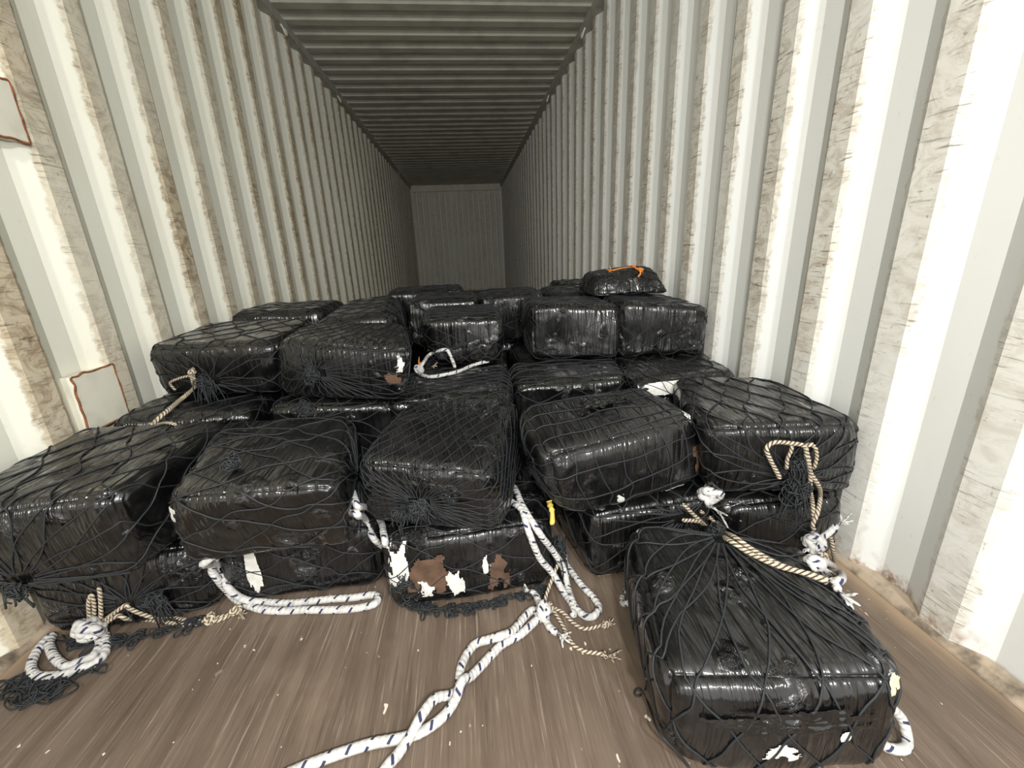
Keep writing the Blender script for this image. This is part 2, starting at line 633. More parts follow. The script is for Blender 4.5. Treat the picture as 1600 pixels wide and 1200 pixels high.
class Bale:
    def __init__(self, name, label, top, z1, bot=None, z0=0.0, r=0.042, seed=1, n=24, bulge=0.012, lump=0.007,
                 film=0, group=None, kind='wrapped_bale', grow=0.015):
        """top / bot: plan corners front-left, front-right, back-right, back-left; z1: height or four heights"""
        bot = bot or top
        z1 = z1 if isinstance(z1, (tuple, list)) else (z1,) * 4
        self.bot = np.array([(x, y, z0) for x, y in bot])
        self.top = np.array([(x, y, z) for (x, y), z in zip(top, z1)])
        c = (self.bot.mean(0) + self.top.mean(0)) / 2
        self.loc = np.array((c[0], c[1], z0))
        for k in (self.bot, self.top):
            d = k[:, :2] - k[:, :2].mean(0)
            k[:, :2] += d / np.linalg.norm(d, axis=1, keepdims=True) * grow * 1.414
            k[:, 0] = np.clip(k[:, 0], -1.168, 1.168)
        self.bot -= self.loc
        self.top -= self.loc
        hx = np.linalg.norm(self.top[1] - self.top[0]) / 2
        hy = np.linalg.norm((self.top[3] + self.top[2] - self.top[0] - self.top[1]) / 2) / 2
        hz = (np.mean(z1) - z0) / 2
        self.half = np.array((hx, hy, hz))
        self.r = min(r * 0.85, hz * 0.75)
        self.seed, self.bul, self.lump = seed, bulge, lump
        rs = np.random.RandomState(seed)
        a = rs.uniform(-0.5, 0.5, 3)
        self.rotm = np.array(Matrix.Rotation(a[0], 3, 'X') @ Matrix.Rotation(a[1] * 2, 3, 'Y') @ Matrix.Rotation(a[2] * 3, 3, 'Z'))
        self.root = empty(kind, self.loc)
        tag(self.root, label, 'bale', group)
        V, Fc = GRID[n]
        P, _ = self.surf(V)
        self.body = mesh_obj('plastic_wrap', P, Fc, M['film'][film], self.root)
        BALES[seed] = self

    def surf(self, p, off=0.0):
        p = np.asarray(p, float)
        half, r = self.half, self.r
        X = p * half
        q = np.clip(X, -(half - r), half - r)
        n = unit(X - q)
        ap = np.abs(p)
        ax = np.argmax(ap, 1)
        t = 1 - ap ** 2
        t[np.arange(len(p)), ax] = 1.0
        face = np.clip(t[:, 0] * t[:, 1] * t[:, 2], 0, 1)
        sd = self.seed * 17
        dist = np.sort(half - np.abs(X), axis=1)
        edge = np.exp(-dist[:, 1] / 0.028)
        corner = np.exp(-dist[:, 2] / 0.05)
        base = X + self.loc
        l1 = vnoise(base * 6.5, sd)
        l2 = vnoise(base * 15.0, sd + 1)
        st = base @ self.rotm.T
        rid = 1 - np.abs(vnoise(st * np.array((48.0, 6.0, 6.0)), sd + 2)) * 2
        rmask = np.clip(vnoise(base * 5.0, sd + 3) + 0.35, 0, 1)
        cr = vnoise(base * 42.0, sd + 4) + 0.6 * vnoise(base * 85.0, sd + 5)
        disp = (self.bul * np.sqrt(face) + self.lump * l1 + 0.25 * self.lump * l2 + 0.0026 * rid * rmask * (1 - edge)
                + cr * (0.0020 * edge + 0.003 * corner) + 0.0008 * cr * np.clip(l2, 0, 1))
        disp = disp - 0.006 * corner
        down = np.clip(-n[:, 2], 0, 1)
        disp = np.where(n[:, 2] > 0.7, np.minimum(disp, 0.003), disp)
        disp = np.where(n[:, 2] < -0.5, np.minimum(disp, 0.0) * 0.3, disp)
        offv = np.where(n[:, 2] < -0.75, np.minimum(off, -0.001), off) if np.ndim(off) == 0 else off
        pos = X + r * n + q - X + n * (disp + offv)[:, None]
        u = (pos / half + 1) / 2
        a, b, c = u[:, 0:1], u[:, 1:2], u[:, 2:3]
        def plane(k):
            return (k[0] * (1 - a) * (1 - b) + k[1] * a * (1 - b) + k[2] * a * b + k[3] * (1 - a) * b)
        out = plane(self.bot) * (1 - c) + plane(self.top) * c
        out[:, 2] = np.maximum(out[:, 2], 0.0005)
        return out, n

    # -------------------------------------------------------------- net
    def tube_point(self, axis, u, w, pole0=(0, 0), pole1=(0, 0)):
        """u round the girth, w from pole to pole -> point on the unit cube"""
        o1, o2 = [(1, 2), (0, 2), (0, 1)][axis]
        h1, h2, hl = self.half[o1], self.half[o2], self.half[axis]
        per = 4 * (h1 + h2)
        s = (np.mod(u, 1.0)) * per
        a = np.zeros_like(s)
        b = np.zeros_like(s)
        e = [2 * h1, 2 * h1 + 2 * h2, 4 * h1 + 2 * h2]
        m = s < e[0]
        a[m], b[m] = -1 + s[m] / h1, 1
        m = (s >= e[0]) & (s < e[1])
        a[m], b[m] = 1, 1 - (s[m] - e[0]) / h2
        m = (s >= e[1]) & (s < e[2])
        a[m], b[m] = 1 - (s[m] - e[1]) / h1, -1
        m = s >= e[2]
        a[m], b[m] = -1, -1 + (s[m] - e[2]) / h2
        rh = (h1 + h2) / 2
        tot = 2 * rh + 2 * hl
        d = np.clip(w, 0, 1) * tot
        k = np.ones_like(d)
        z = np.zeros_like(d)
        pa, pb = np.zeros_like(d), np.zeros_like(d)
        m = d < rh
        k[m], z[m], pa[m], pb[m] = d[m] / rh, -1, pole0[0], pole0[1]
        m = (d >= rh) & (d <= rh + 2 * hl)
        z[m] = -1 + (d[m] - rh) / hl
        m = d > rh + 2 * hl
        k[m], z[m], pa[m], pb[m] = (tot - d[m]) / rh, 1, pole1[0], pole1[1]
        k = np.clip(k, 0.02, 1)
        P = np.zeros((len(s), 3))
        P[:, axis] = z
        P[:, o1] = a * k + pa * (1 - k)
        P[:, o2] = b * k + pb * (1 - k)
        return P

    def net(self, axis=1, strands=16, cell=0.075, r=0.0018, pole0=(0, 0), pole1=(0, 0), wob=0.35, sides=4, res=1.0, ends=(0.03, 0.97), knots=True, square=False):
        o1, o2 = [(1, 2), (0, 2), (0, 1)][axis]
        rh = (self.half[o1] + self.half[o2]) / 2
        tot = 2 * rh + 2 * self.half[axis]
        slope = tot / cell / (2 * strands)        # turns over the whole length
        m = int(max(40, tot / 0.011 * res))
        w = np.linspace(ends[0], ends[1], m)
        V, Fc = [], []
        base = 0
        rs = np.random.RandomState(self.seed + 5)

        def place(uu, ww):
            q = np.stack([np.cos(uu * 2 * math.pi) * 1.6, np.sin(uu * 2 * math.pi) * 1.6, ww * 4.0], 1)
            du = wob * (vnoise(q, self.seed + 40) + 0.5 * vnoise(q * 2.6, self.seed + 41)) / strands
            dw = wob * 0.8 * (vnoise(q + 9, self.seed + 42) + 0.5 * vnoise(q * 2.6, self.seed + 43)) * cell / tot
            return self.surf(self.tube_point(axis, uu + du, ww + dw * np.sin(np.clip(ww, 0, 1) * math.pi), pole0, pole1), r * 0.7)

        if square:
            rows = int(tot / cell)
            per = 4 * (self.half[o1] + self.half[o2])
            tt = np.linspace(0, 1, m)
            lines = [(np.full(m, k / strands), w) for k in range(strands)]
            lines += [(tt, np.full(m, ends[0] + (ends[1] - ends[0]) * (k + 0.5) / rows)) for k in range(rows)]
        else:
            lines = [(k / strands + sg * slope * w, w) for sg in (1, -1) for k in range(strands)]
        if True:
            for u, wv in lines:
                P, n = place(u, wv)
                T = unit(np.gradient(P, axis=0))
                side = unit(np.cross(T, n))
                nn = np.cross(side, T)
                for j in range(sides):
                    a = 2 * math.pi * j / sides + math.pi / 4
                    V.append(P + r * (math.cos(a) * side + math.sin(a) * nn))
                idx = base + np.arange(sides * m).reshape(sides, m)
                for j in range(sides):
                    a_, b_ = idx[j], idx[(j + 1) % sides]
                    Fc.append(np.stack([a_[:-1], a_[1:], b_[1:], b_[:-1]], 1))
                base += sides * m
        if knots:
            # the little tied knots where two strands cross
            us, ws = [], []
            if square:
                for a in range(strands):
                    for k in range(rows):
                        us.append(a / strands)
                        ws.append(ends[0] + (ends[1] - ends[0]) * (k + 0.5) / rows)
            for a in range(0 if square else strands):
                for i in range(int(2 * strands * slope) + 1):
                    wk = i / (2 * strands * slope)
                    if ends[0] + 0.02 < wk < ends[1] - 0.02:
                        us.append(a / strands + slope * wk)
                        ws.append(wk)
            P, n = place(np.array(us), np.array(ws))
            s = r * 1.75
            offs = np.array([(1, 0, 0), (-1, 0, 0), (0, 1, 0), (0, -1, 0), (0, 0, 1), (0, 0, -1)]) * s
            KV = (P[:, None, :] + offs[None]).reshape(-1, 3)
            t8 = np.array([(0, 2, 4), (2, 1, 4), (1, 3, 4), (3, 0, 4), (2, 0, 5), (1, 2, 5), (3, 1, 5), (0, 3, 5)])
            KF = (t8[None] + base + 6 * np.arange(len(P))[:, None, None]).reshape(-1, 3)
            V.append(KV)
        else:
            KF = np.zeros((0, 3), int)
        Fq = np.concatenate(Fc)
        faces = [tuple(f) for f in Fq] + [tuple(f) for f in KF]
        self.netob = mesh_obj('net', np.concatenate(V), faces, M['twine'], self.root)
        return self.netob

    def at(self, face, a, b, off=0.0):
        """local point on a face: 'front','back','left','right','top' with a, b in -1..1"""
        p = {'front': (a, -1, b), 'back': (a, 1, b), 'left': (-1, a, b), 'right': (1, a, b), 'top': (a, b, 1)}[face]
        P, n = self.surf(np.array([p], float), off)
        return P[0], n[0]

    def knot(self, face, a, b, size=0.035, droop=0.05, loops=26, seed=0, name='net_knot', off=0.012):
        """gathered bunch of net: a ball of small loops with strands hanging from it"""
        P, n = self.at(face, a, b, off)
        rs = np.random.RandomState(self.seed * 7 + seed)
        L = []
        for i in range(loops):
            d = unit(rs.normal(size=3))
            d = d - n * min(0, d @ n) * 1.6
            e = unit(np.cross(d, rs.normal(size=3)))
            rad = size * rs.uniform(0.45, 1.0)
            c = P + d * size * 0.35
            pts = [c + rad * 0.75 * (math.cos(t) * d + math.sin(t) * e * rs.uniform(0.5, 1.0)) + rs.normal(size=3) * size * 0.1
                   for t in np.linspace(0, 2 * math.pi, 7)[:-1]]
            for q in pts:                     # keep loops outside the bale
                k = (q - P) @ n
                if k < -0.004:
                    q += n * (-k - 0.004)
            L.append(tube(catmull(pts, 3, True), 0.0021, 4, True))
        for i in range(int(loops * 0.7)):
            ln = droop * rs.uniform(0.4, 1.0)
            s = rs.normal(size=3) * size * 0.4
            s -= n * min(0, s @ n)
            lat = rs.normal(size=3) * 0.5
            lat[2] = 0
            lat -= n * (lat @ n)
            pts = [P + s, P + s + n * 0.006 + lat * ln * 0.3 + np.array((0, 0, -0.45 * ln)),
                   P + s + n * 0.004 + lat * ln * 0.4 + np.array((0, 0, -ln)) + rs.normal(size=3) * 0.005]
            L.append(tube(catmull(pts, 4), 0.0021, 4))
        return tubes_obj(name, L, M['twine'], self.netob)

    def patch(self, face, a0, a1, b0, b1, mat, label, name='torn_or_glint_patch', seed=0, rag=0.45, n=26, off=0.0016, amp=0.0):
        """place where the black film is missing or a highlight is painted on: follows the surface, ragged outline"""
        A, B = np.meshgrid(np.linspace(a0, a1, n), np.linspace(b0, b1, n), indexing='ij')
        a, b = A.ravel(), B.ravel()
        one = np.ones_like(a)
        lay = {'front': (a, -one, b), 'back': (a, one, b), 'left': (-one, a, b), 'right': (one, a, b), 'top': (a, b, one)}[face]
        p = np.stack(lay, 1)
        # coordinates past the edge of the face wrap on to the next one
        for ax in range(3):
            ov = np.abs(p[:, ax]) > 1
            if ov.any():
                ex = (np.abs(p[ov, ax]) - 1) * self.half[ax]
                main = {'front': 1, 'back': 1, 'left': 0, 'right': 0, 'top': 2}[face]
                p[ov, main] -= np.sign(p[ov, main]) * ex / self.half[main]
                p[ov, ax] = np.sign(p[ov, ax])
        P, nn = self.surf(p, off)
        if amp:
            st = P + self.loc
            P = P + nn * (amp * (0.25 + np.abs(vnoise(st * 75.0, seed + 80)) + 0.5 * np.abs(vnoise(st * 160.0, seed + 81)) ))[:, None]
        cu, cv = (A - (a0 + a1) / 2) / ((a1 - a0) / 2), (B - (b0 + b1) / 2) / ((b1 - b0) / 2)
        rad = (np.abs(cu) ** 3 + np.abs(cv) ** 3) ** (1 / 3)
        q = np.stack([cu.ravel() * 2.2, cv.ravel() * 2.2, np.full(n * n, seed * 3.7)], 1)
        lim = 0.86 + rag * (vnoise(q, seed + 60) + 0.5 * vnoise(q * 2.3, seed + 61)).reshape(n, n)
        keep = rad < lim
        idx = np.arange(n * n).reshape(n, n)
        Fc = []
        for i in range(n - 1):
            for j in range(n - 1):
                if keep[i, j] and keep[i + 1, j] and keep[i, j + 1] and keep[i + 1, j + 1]:
                    Fc.append((idx[i, j], idx[i + 1, j], idx[i + 1, j + 1], idx[i, j + 1]))
        used = sorted({i for f in Fc for i in f})
        mp = {g: i for i, g in enumerate(used)}
        if not Fc:
            return None
        o = mesh_obj(name, P[used], [tuple(mp[i] for i in f) for f in Fc], mat, self.body)
        o['label'] = label
        return o


def rect(x0, x1, y0, y1):
    return [(x0, y0), (x1, y0), (x1, y1), (x0, y1)]

# ------------------------------------------------------------------ the bales
FILM = 'black film-wrapped bale in black netting'
# --- floor layer, front row
A1 = Bale('A1', 'bottom bale under the leftmost front bale, a knotted white rope lying before it',
          [(-1.12, 1.04), (-0.73, 1.07), (-0.73, 1.44), (-1.14, 1.44)], 0.236, None, 0, 0.05, 1, 24, 0.010, film=0)
A1.net(1, 14, 0.08, 0.002, (0.1, -0.2))
A1.knot('front', 0.45, -0.2, 0.03, 0.09, 26)
B1 = Bale('B1', 'bottom bale second from left, a doubled white rope along its foot and white strip showing',
          [(-0.69, 1.09), (-0.26, 1.09), (-0.25, 1.46), (-0.69, 1.47)], 0.236, None, 0, 0.055, 2, 24, 0.012, film=1)
B1.net(0, 15, 0.09, 0.0019)
B1.patch('front', -0.62, -0.42, -0.75, 0.85, M['white_wrap_glint'], 'white strip showing through the netting', 'exposed_strip', 2, 0.3)
C1 = Bale('C1', 'torn bottom bale with white and brown packing showing through its netting',
          [(-0.20, 1.00), (0.24, 1.02), (0.27, 1.42), (-0.18, 1.42)], 0.236, None, 0, 0.045, 3, 40, 0.012, film=0)
C1.net(0, 13, 0.10, 0.0019, (0.1, 0.0), (-0.5, -0.4), 0.5)
C1.patch('front', -0.98, -0.66, -0.5, 0.95, M['white_wrap_glint'], 'torn white packing', 'torn_or_glint_patch', 4, 0.6)
C1.patch('front', -0.74, -0.18, -0.55, 0.62, M['brown_wrap'], 'exposed brown parcel', 'exposed_parcel', 5, 0.4, off=0.0026)
C1.patch('front', -0.62, -0.42, -0.62, -0.15, M['white_wrap_glint'], 'torn white packing', 'torn_or_glint_patch', 6, 0.5, off=0.0036)
C1.patch('front', -0.28, -0.06, -0.75, 0.1, M['white_wrap_glint'], 'torn white packing', 'torn_or_glint_patch', 7, 0.5, off=0.0036)
C1.patch('front', 0.20, 0.52, -0.72, 0.30, M['brown_wrap'], 'exposed brown tape', 'exposed_parcel', 8, 0.45)
C1.patch('front', 0.16, 0.24, -0.25, 0.35, M['white_wrap_glint'], 'torn white packing', 'torn_or_glint_patch', 9, 0.4, off=0.003)
C1.knot('right', -0.75, -0.2, 0.045, 0.10, 40)
D1 = Bale('D1', 'bottom bale on the floor directly behind the lone bale in the foreground',
          [(0.395, 1.02), (0.76, 1.06), (0.74, 1.44), (0.345, 1.42)], 0.236, None, 0, 0.04, 4, 24, 0.012, film=2)
D1.net(1, 12, 0.085, 0.002, (0.5, 0.6))
D1.patch('front', -0.92, -0.62, -1.1, -0.86, M['white_wrap_glint'], 'white scrap at its foot', 'torn_or_glint_patch', 3, 0.4)
E1 = Bale('E1', 'bottom bale against the right wall, under the bale with a hanging net bunch',
          [(0.80, 1.01), (1.15, 1.00), (1.165, 1.42), (0.80, 1.43)], 0.236, None, 0, 0.06, 5, 24, 0.016, film=3)
E1.net(0, 12, 0.10, 0.0021)
E1.patch('front', -1.05, -0.86, -0.25, 0.15, M['white_wrap_glint'], 'white scrap at its left corner', 'torn_or_glint_patch', 5, 0.5)
# --- lone bale in the foreground
G1 = Bale('G1', 'lone black netted bale lying on the bare floor nearest the camera',
          [(0.388, 0.545), (0.775, 0.485), (0.845, 0.80), (0.487, 0.955)], (0.222, 0.232, 0.24, 0.24),
          [(0.418, 0.535), (0.785, 0.485), (0.845, 0.80), (0.49, 0.95)], 0, 0.05, 6, 40, 0.026, 0.006, 0)
G1.net(2, 16, 0.085, 0.0023, (0, 0), (0.05, 0.85), 0.3, 5)
G1.patch('front', 0.84, 1.14, 0.62, 0.98, M['cream_wrap'], 'cream packing at the right corner', 'torn_or_glint_patch', 5, 0.35)
G1.patch('top', -1.05, -0.9, 0.86, 1.06, M['white_wrap_glint'], 'white packing at the back-left corner', 'torn_or_glint_patch', 6, 0.3)
G1.patch('front', -0.25, 0.12, -0.42, -0.05, M['white_wrap_glint'], 'white highlight painted on the film', 'torn_or_glint_patch', 8, 0.35)  # highlight on the bulging front, put in as white colour
G1.patch('front', 0.42, 0.54, -0.1, 0.15, M['white_wrap_glint'], 'small painted highlight spot', 'torn_or_glint_patch', 9, 0.2)  # smaller highlight painted on the same face
G1.patch('front', -0.75, 0.75, 0.18, 0.62, M['film'][3], 'gathered crinkled film', 'crinkled_film', 10, 0.5, 60, 0.001, 0.005)
G1.knot('top', 0.05, 0.92, 0.026, 0.03, 22)
# --- second layer, front row
A = Bale('A', 'leftmost second-layer front bale by the left wall, black and netted, cut by the photo edge',
         [(-1.155, 0.90), (-0.765, 0.935), (-0.745, 1.345), (-1.16, 1.37)], (0.475, 0.485, 0.485, 0.49),
         [(-1.155, 0.93), (-0.79, 0.955), (-0.765, 1.33), (-1.16, 1.36)], 0.242, 0.04, 7, 40, 0.010, film=1)
A.net(1, 13, 0.09, 0.0021, (-0.2, -0.7), (0, 0), 0.35, 5)
A.knot('front', -0.2, -0.75, 0.025, 0.05, 16)
B = Bale('B', 'second front bale from the left, flat shiny black top and white torn corner',
         [(-0.625, 0.92), (-0.262, 0.885), (-0.345, 1.31), (-0.73, 1.35)], (0.475, 0.48, 0.482, 0.482),
         [(-0.675, 0.98), (-0.285, 0.985), (-0.335, 1.33), (-0.715, 1.34)], 0.242, 0.042, 8, 40, 0.012, film=2)
B.net(0, 12, 0.10, 0.0020, (0.2, 0.0), (0.0, 0.0), 0.45, 5)
B.patch('left', -1.08, -0.92, 0.25, 0.72, M['white_wrap_glint'], 'white torn corner', 'torn_or_glint_patch', 3, 0.4)
B.knot('top', -0.35, -0.55, 0.028, 0.0, 26)
B.knot('top', 0.35, 0.92, 0.03, 0.03, 20)
Cb = Bale('C', 'front bale in fine black netting gathered to a round knot on its face',
          [(-0.235, 1.01), (0.085, 0.885), (0.195, 1.385), (-0.155, 1.42)], (0.478, 0.478, 0.482, 0.482),
          [(-0.245, 1.08), (0.105, 0.965), (0.215, 1.36), (-0.175, 1.42)], 0.242, 0.05, 9, 40, 0.012, film=0)
Cb.net(1, 32, 0.042, 0.0013, (-0.08, -0.05), (0, 0), 0.35, 4, 0.9)
Cb.knot('front', -0.08, -0.08, 0.03, 0.05, 40)
Cb.knot('front', -0.35, -0.3, 0.03, 0.05, 22, 3)
Db = Bale('D', 'glossy wide-meshed front bale with crumpled top and brown strip at its corner',
          [(0.245, 0.965), (0.70, 1.095), (0.655, 1.40), (0.235, 1.29)], (0.470, 0.485, 0.482, 0.488),
          [(0.315, 1.00), (0.76, 1.125), (0.70, 1.40), (0.275, 1.31)], 0.242, 0.055, 10, 40, 0.030, 0.006, 3)
Db.net(0, 17, 0.078, 0.0018, (0, 0), (-0.9, -0.9), 0.5, 5, square=True)
Db.patch('front', 0.80, 0.97, -0.75, 0.42, M['brown_wrap'], 'exposed brown strip', 'exposed_parcel', 3, 0.35)
Db.patch('top', -0.35, 0.55, -0.15, 0.45, M['film'][3], 'crumpled film', 'crinkled_film', 13, 0.6, 50, 0.002, 0.012)
Db.patch('top', 0.86, 1.06, -0.98, -0.62, M['white_wrap_glint'], 'white torn corner', 'torn_or_glint_patch', 4, 0.45, off=0.003)
Db.patch('front', 0.28, 0.72, -0.96, -0.72, M['white_wrap_glint'], 'white torn patch low on the face', 'torn_or_glint_patch', 11, 0.7)
Db.patch('front', -0.34, -0.24, -0.85, -0.5, M['white_wrap_glint'], 'small white tear', 'torn_or_glint_patch', 12, 0.5)
Eb = Bale('E', 'second-layer front bale by the right wall with a big black net bunch on its face',
          [(0.715, 1.02), (1.135, 0.985), (1.165, 1.385), (0.845, 1.465)], (0.482, 0.475, 0.486, 0.486),
          [(0.765, 1.05), (1.145, 0.985), (1.165, 1.38), (0.83, 1.42)], 0.242, 0.05, 11, 40, 0.012, film=2)
Eb.net(1, 14, 0.085, 0.0021, (0.1, -0.45), (0, 0), 0.35, 5)
Eb.knot('front', 0.06, -0.62, 0.045, 0.09, 60, 0, off=0.03)
Eb.knot('front', 0.10, 0.05, 0.03, 0.10, 34, 1)

# --- floor layer and second layer, second row
F2 = Bale('F', 'dark bale by the left wall, under the bale with the tan cord',
          [(-1.15, 1.46), (-0.72, 1.46), (-0.72, 1.88), (-1.16, 1.88)], 0.482, None, 0.242, 0.045, 12, 24, 0.008, film=1)
F2.net(1, 13, 0.08)
G2 = Bale('G', 'half-hidden bale behind the second front bale, black net tangle on its front edge',
          [(-0.655, 1.50), (-0.245, 1.46), (-0.245, 1.86), (-0.66, 1.88)], 0.482, None, 0.242, 0.05, 13, 24, 0.008, film=3)
G2.net(1, 14, 0.08, 0.0018, (-0.2, 0.5))
G2.knot('front', -0.35, 0.85, 0.03, 0.03, 34)
H2 = Bale('H', 'finely netted bale with a white rope loop lying on its top',
          [(-0.225, 1.45), (0.185, 1.43), (0.225, 1.83), (-0.20, 1.86)], 0.482, None, 0.242, 0.05, 14, 24, 0.008, film=0)
H2.net(0, 26, 0.05, 0.0014)
I2 = Bale('I', 'bale behind the glossy front bale, taut net strands crossing its flat top',
          [(0.245, 1.53), (0.665, 1.55), (0.715, 1.86), (0.255, 1.86)], 0.482, None, 0.242, 0.045, 15, 24, 0.008, film=0)
I2.net(0, 13, 0.12, 0.0018)
J2 = Bale('J', 'bale with a white label patch along its front edge',
          [(0.70, 1.475), (1.10, 1.50), (1.15, 1.86), (0.735, 1.86)], 0.482, None, 0.242, 0.045, 16, 24, 0.008, film=2)
J2.net(1, 14, 0.085, 0.0018)
J2.patch('front', -0.92, -0.02, 0.42, 0.96, M['white_wrap_glint'], 'white label patch', 'white_label', 3, 0.12)

# --- third layer
K1 = Bale('K1', 'third-layer bale by the left wall with tan cord hanging from its face',
          [(-1.06, 1.585), (-0.625, 1.575), (-0.66, 2.05), (-1.12, 2.10)], (0.70, 0.695, 0.712, 0.712),
          [(-1.09, 1.66), (-0.665, 1.60), (-0.68, 2.05), (-1.13, 2.10)], 0.486, 0.055, 17, 24, 0.014, film=3)
K1.net(1, 13, 0.08, 0.0019, (-0.1, -0.35), (0, 0), 0.5)
K1.knot('front', -0.15, -0.3, 0.03, 0.12, 36)
K1.patch('top', -1.12, -0.86, -1.02, 0.1, M['white_wrap_glint'], 'white packing along the left edge', 'torn_or_glint_patch', 3, 0.2, off=0.003)
K2 = Bale('K2', 'third-layer bale left of centre, netting pulled to a dark knot on its long face',
          [(-0.585, 1.53), (-0.130, 1.355), (-0.235, 1.82), (-0.61, 1.90)], (0.712, 0.685, 0.70, 0.705),
          [(-0.61, 1.545), (-0.19, 1.405), (-0.25, 1.82), (-0.62, 1.88)], 0.486, 0.05, 18, 40, 0.012, film=1)
K2.net(1, 26, 0.055, 0.0014, (-0.4, 0.0), (0, 0), 0.4)
K2.knot('front', -0.42, 0.0, 0.028, 0.03, 36)
K2.patch('front', 0.80, 0.94, 0.15, 0.72, M['white_wrap_glint'], 'white glimpse at the right corner', 'torn_or_glint_patch', 6, 0.6)
K2.patch('front', 0.66, 0.92, -0.35, 0.15, M['brown_wrap'], 'brown packing under the film', 'exposed_parcel', 7, 0.5)
M1 = Bale('M1', 'streaky third-layer bale in the middle, standing behind the white rope loop',
          [(-0.125, 1.865), (0.205, 1.83), (0.21, 2.24), (-0.135, 2.28)], (0.705, 0.708, 0.71, 0.71), 
          [(-0.085, 1.88), (0.19, 1.84), (0.20, 2.24), (-0.12, 2.28)], 0.486, 0.045, 19, 24, 0.014, film=1)
M1.net(0, 18, 0.07, 0.0016)
M2 = Bale('M2', 'streaky third-layer bale beside the square bale that touches the right wall',
          [(0.365, 1.86), (0.725, 1.82), (0.72, 2.20), (0.37, 2.24)], (0.742, 0.722, 0.725, 0.735),
          [(0.365, 1.86), (0.725, 1.80), (0.72, 2.22), (0.37, 2.24)], 0.486, 0.035, 20, 24, 0.012, film=1)
M2.net(0, 14, 0.10, 0.0017)
M3 = Bale('M3', 'square dull third-layer bale touching the right wall, under the small tilted bale',
          [(0.755, 1.80), (1.115, 1.765), (1.135, 2.22), (0.775, 2.24)], (0.742, 0.695, 0.715, 0.735),
          [(0.745, 1.80), (1.105, 1.775), (1.13, 2.22), (0.755, 2.24)], 0.486, 0.035, 21, 24, 0.012, film=2)
M3.net(0, 14, 0.08, 0.0018)
# --- further back on the third layer
N1 = Bale('N1', 'low bale far back at the left wall, behind the tan-cord bale',
          [(-1.06, 2.16), (-0.66, 2.16), (-0.66, 2.58), (-1.08, 2.58)], 0.742, None, 0.486, 0.05, 22, 24, 0.012, film=3)
N1.net(0, 12, 0.09)
N2 = Bale('N2', 'sloping bale far back, behind the bale with the dark net knot',
          [(-0.60, 1.94), (-0.285, 1.92), (-0.335, 2.46), (-0.60, 2.50)], (0.705, 0.735, 0.765, 0.74), 
          [(-0.62, 1.94), (-0.26, 1.90), (-0.24, 2.46), (-0.60, 2.50)], 0.486, 0.05, 23, 24, 0.014, film=3)
N2.net(0, 14, 0.09)
N2.patch('right', -0.5, -0.36, -0.25, 0.3, M['cream_wrap'], 'pale scrap on its right side', 'torn_or_glint_patch', 3, 0.6)
O2 = Bale('O2', 'bale just behind the middle streaky bale, only its shiny corner showing',
          [(-0.235, 2.32), (0.11, 2.32), (0.11, 2.72), (-0.235, 2.72)], 0.738, None, 0.486, 0.03, 24, 24, 0.012, film=1)
O2.net(0, 13, 0.085, 0.0017)
O1 = Bale('O1', 'farthest bale of the rear row, left of centre, with a shiny top edge',
          [(-0.42, 2.78), (0.02, 2.78), (0.02, 3.18), (-0.42, 3.18)], 0.757, None, 0.486, 0.04, 25, 24, 0.012, film=1)
O1.net(0, 13, 0.085, 0.0017)
O3 = Bale('O3', 'bright crinkled bale seen in the gap between the two streaky bales',
          [(0.155, 2.32), (0.47, 2.32), (0.48, 2.72), (0.15, 2.72)], (0.738, 0.748, 0.752, 0.745), None, 0.486, 0.03, 26, 24, 0.012, film=1)
O3.net(0, 12, 0.095, 0.0017)
O4 = Bale('O4', 'rear bale whose dark top shows just beyond the streaky bale beside the small tilted one',
          [(0.53, 2.28), (0.80, 2.27), (0.80, 2.70), (0.53, 2.70)], 0.745, None, 0.486, 0.04, 27, 24, 0.010, film=2)
O4.net(0, 12, 0.09, 0.0017)
P1 = Bale('P1', 'dark sliver of a bale far back, beside the small tilted bale',
          [(0.70, 2.78), (1.04, 2.78), (1.04, 3.18), (0.70, 3.18)], 0.752, None, 0.486, 0.04, 28, 14, 0.010, film=0)
P1.net(1, 12, 0.09, 0.0017)
Q1 = Bale('Q1', 'small tilted bale on top of the pile, orange twine at its upper end',
          [(0.725, 2.10), (0.985, 2.10), (0.99, 2.36), (0.75, 2.38)], (0.838, 0.868, 0.862, 0.84),
          [(0.705, 2.06), (1.06, 2.04), (1.08, 2.40), (0.72, 2.42)], 0.738, 0.024, 29, 24, 0.008, 0.006, 2)
Q1.net(0, 22, 0.042, 0.0015)
Q1.patch('front', -1.0, -0.55, -1.0, -0.86, M['white_wrap_glint'], 'white scraps under its front edge', 'torn_or_glint_patch', 4, 0.7)

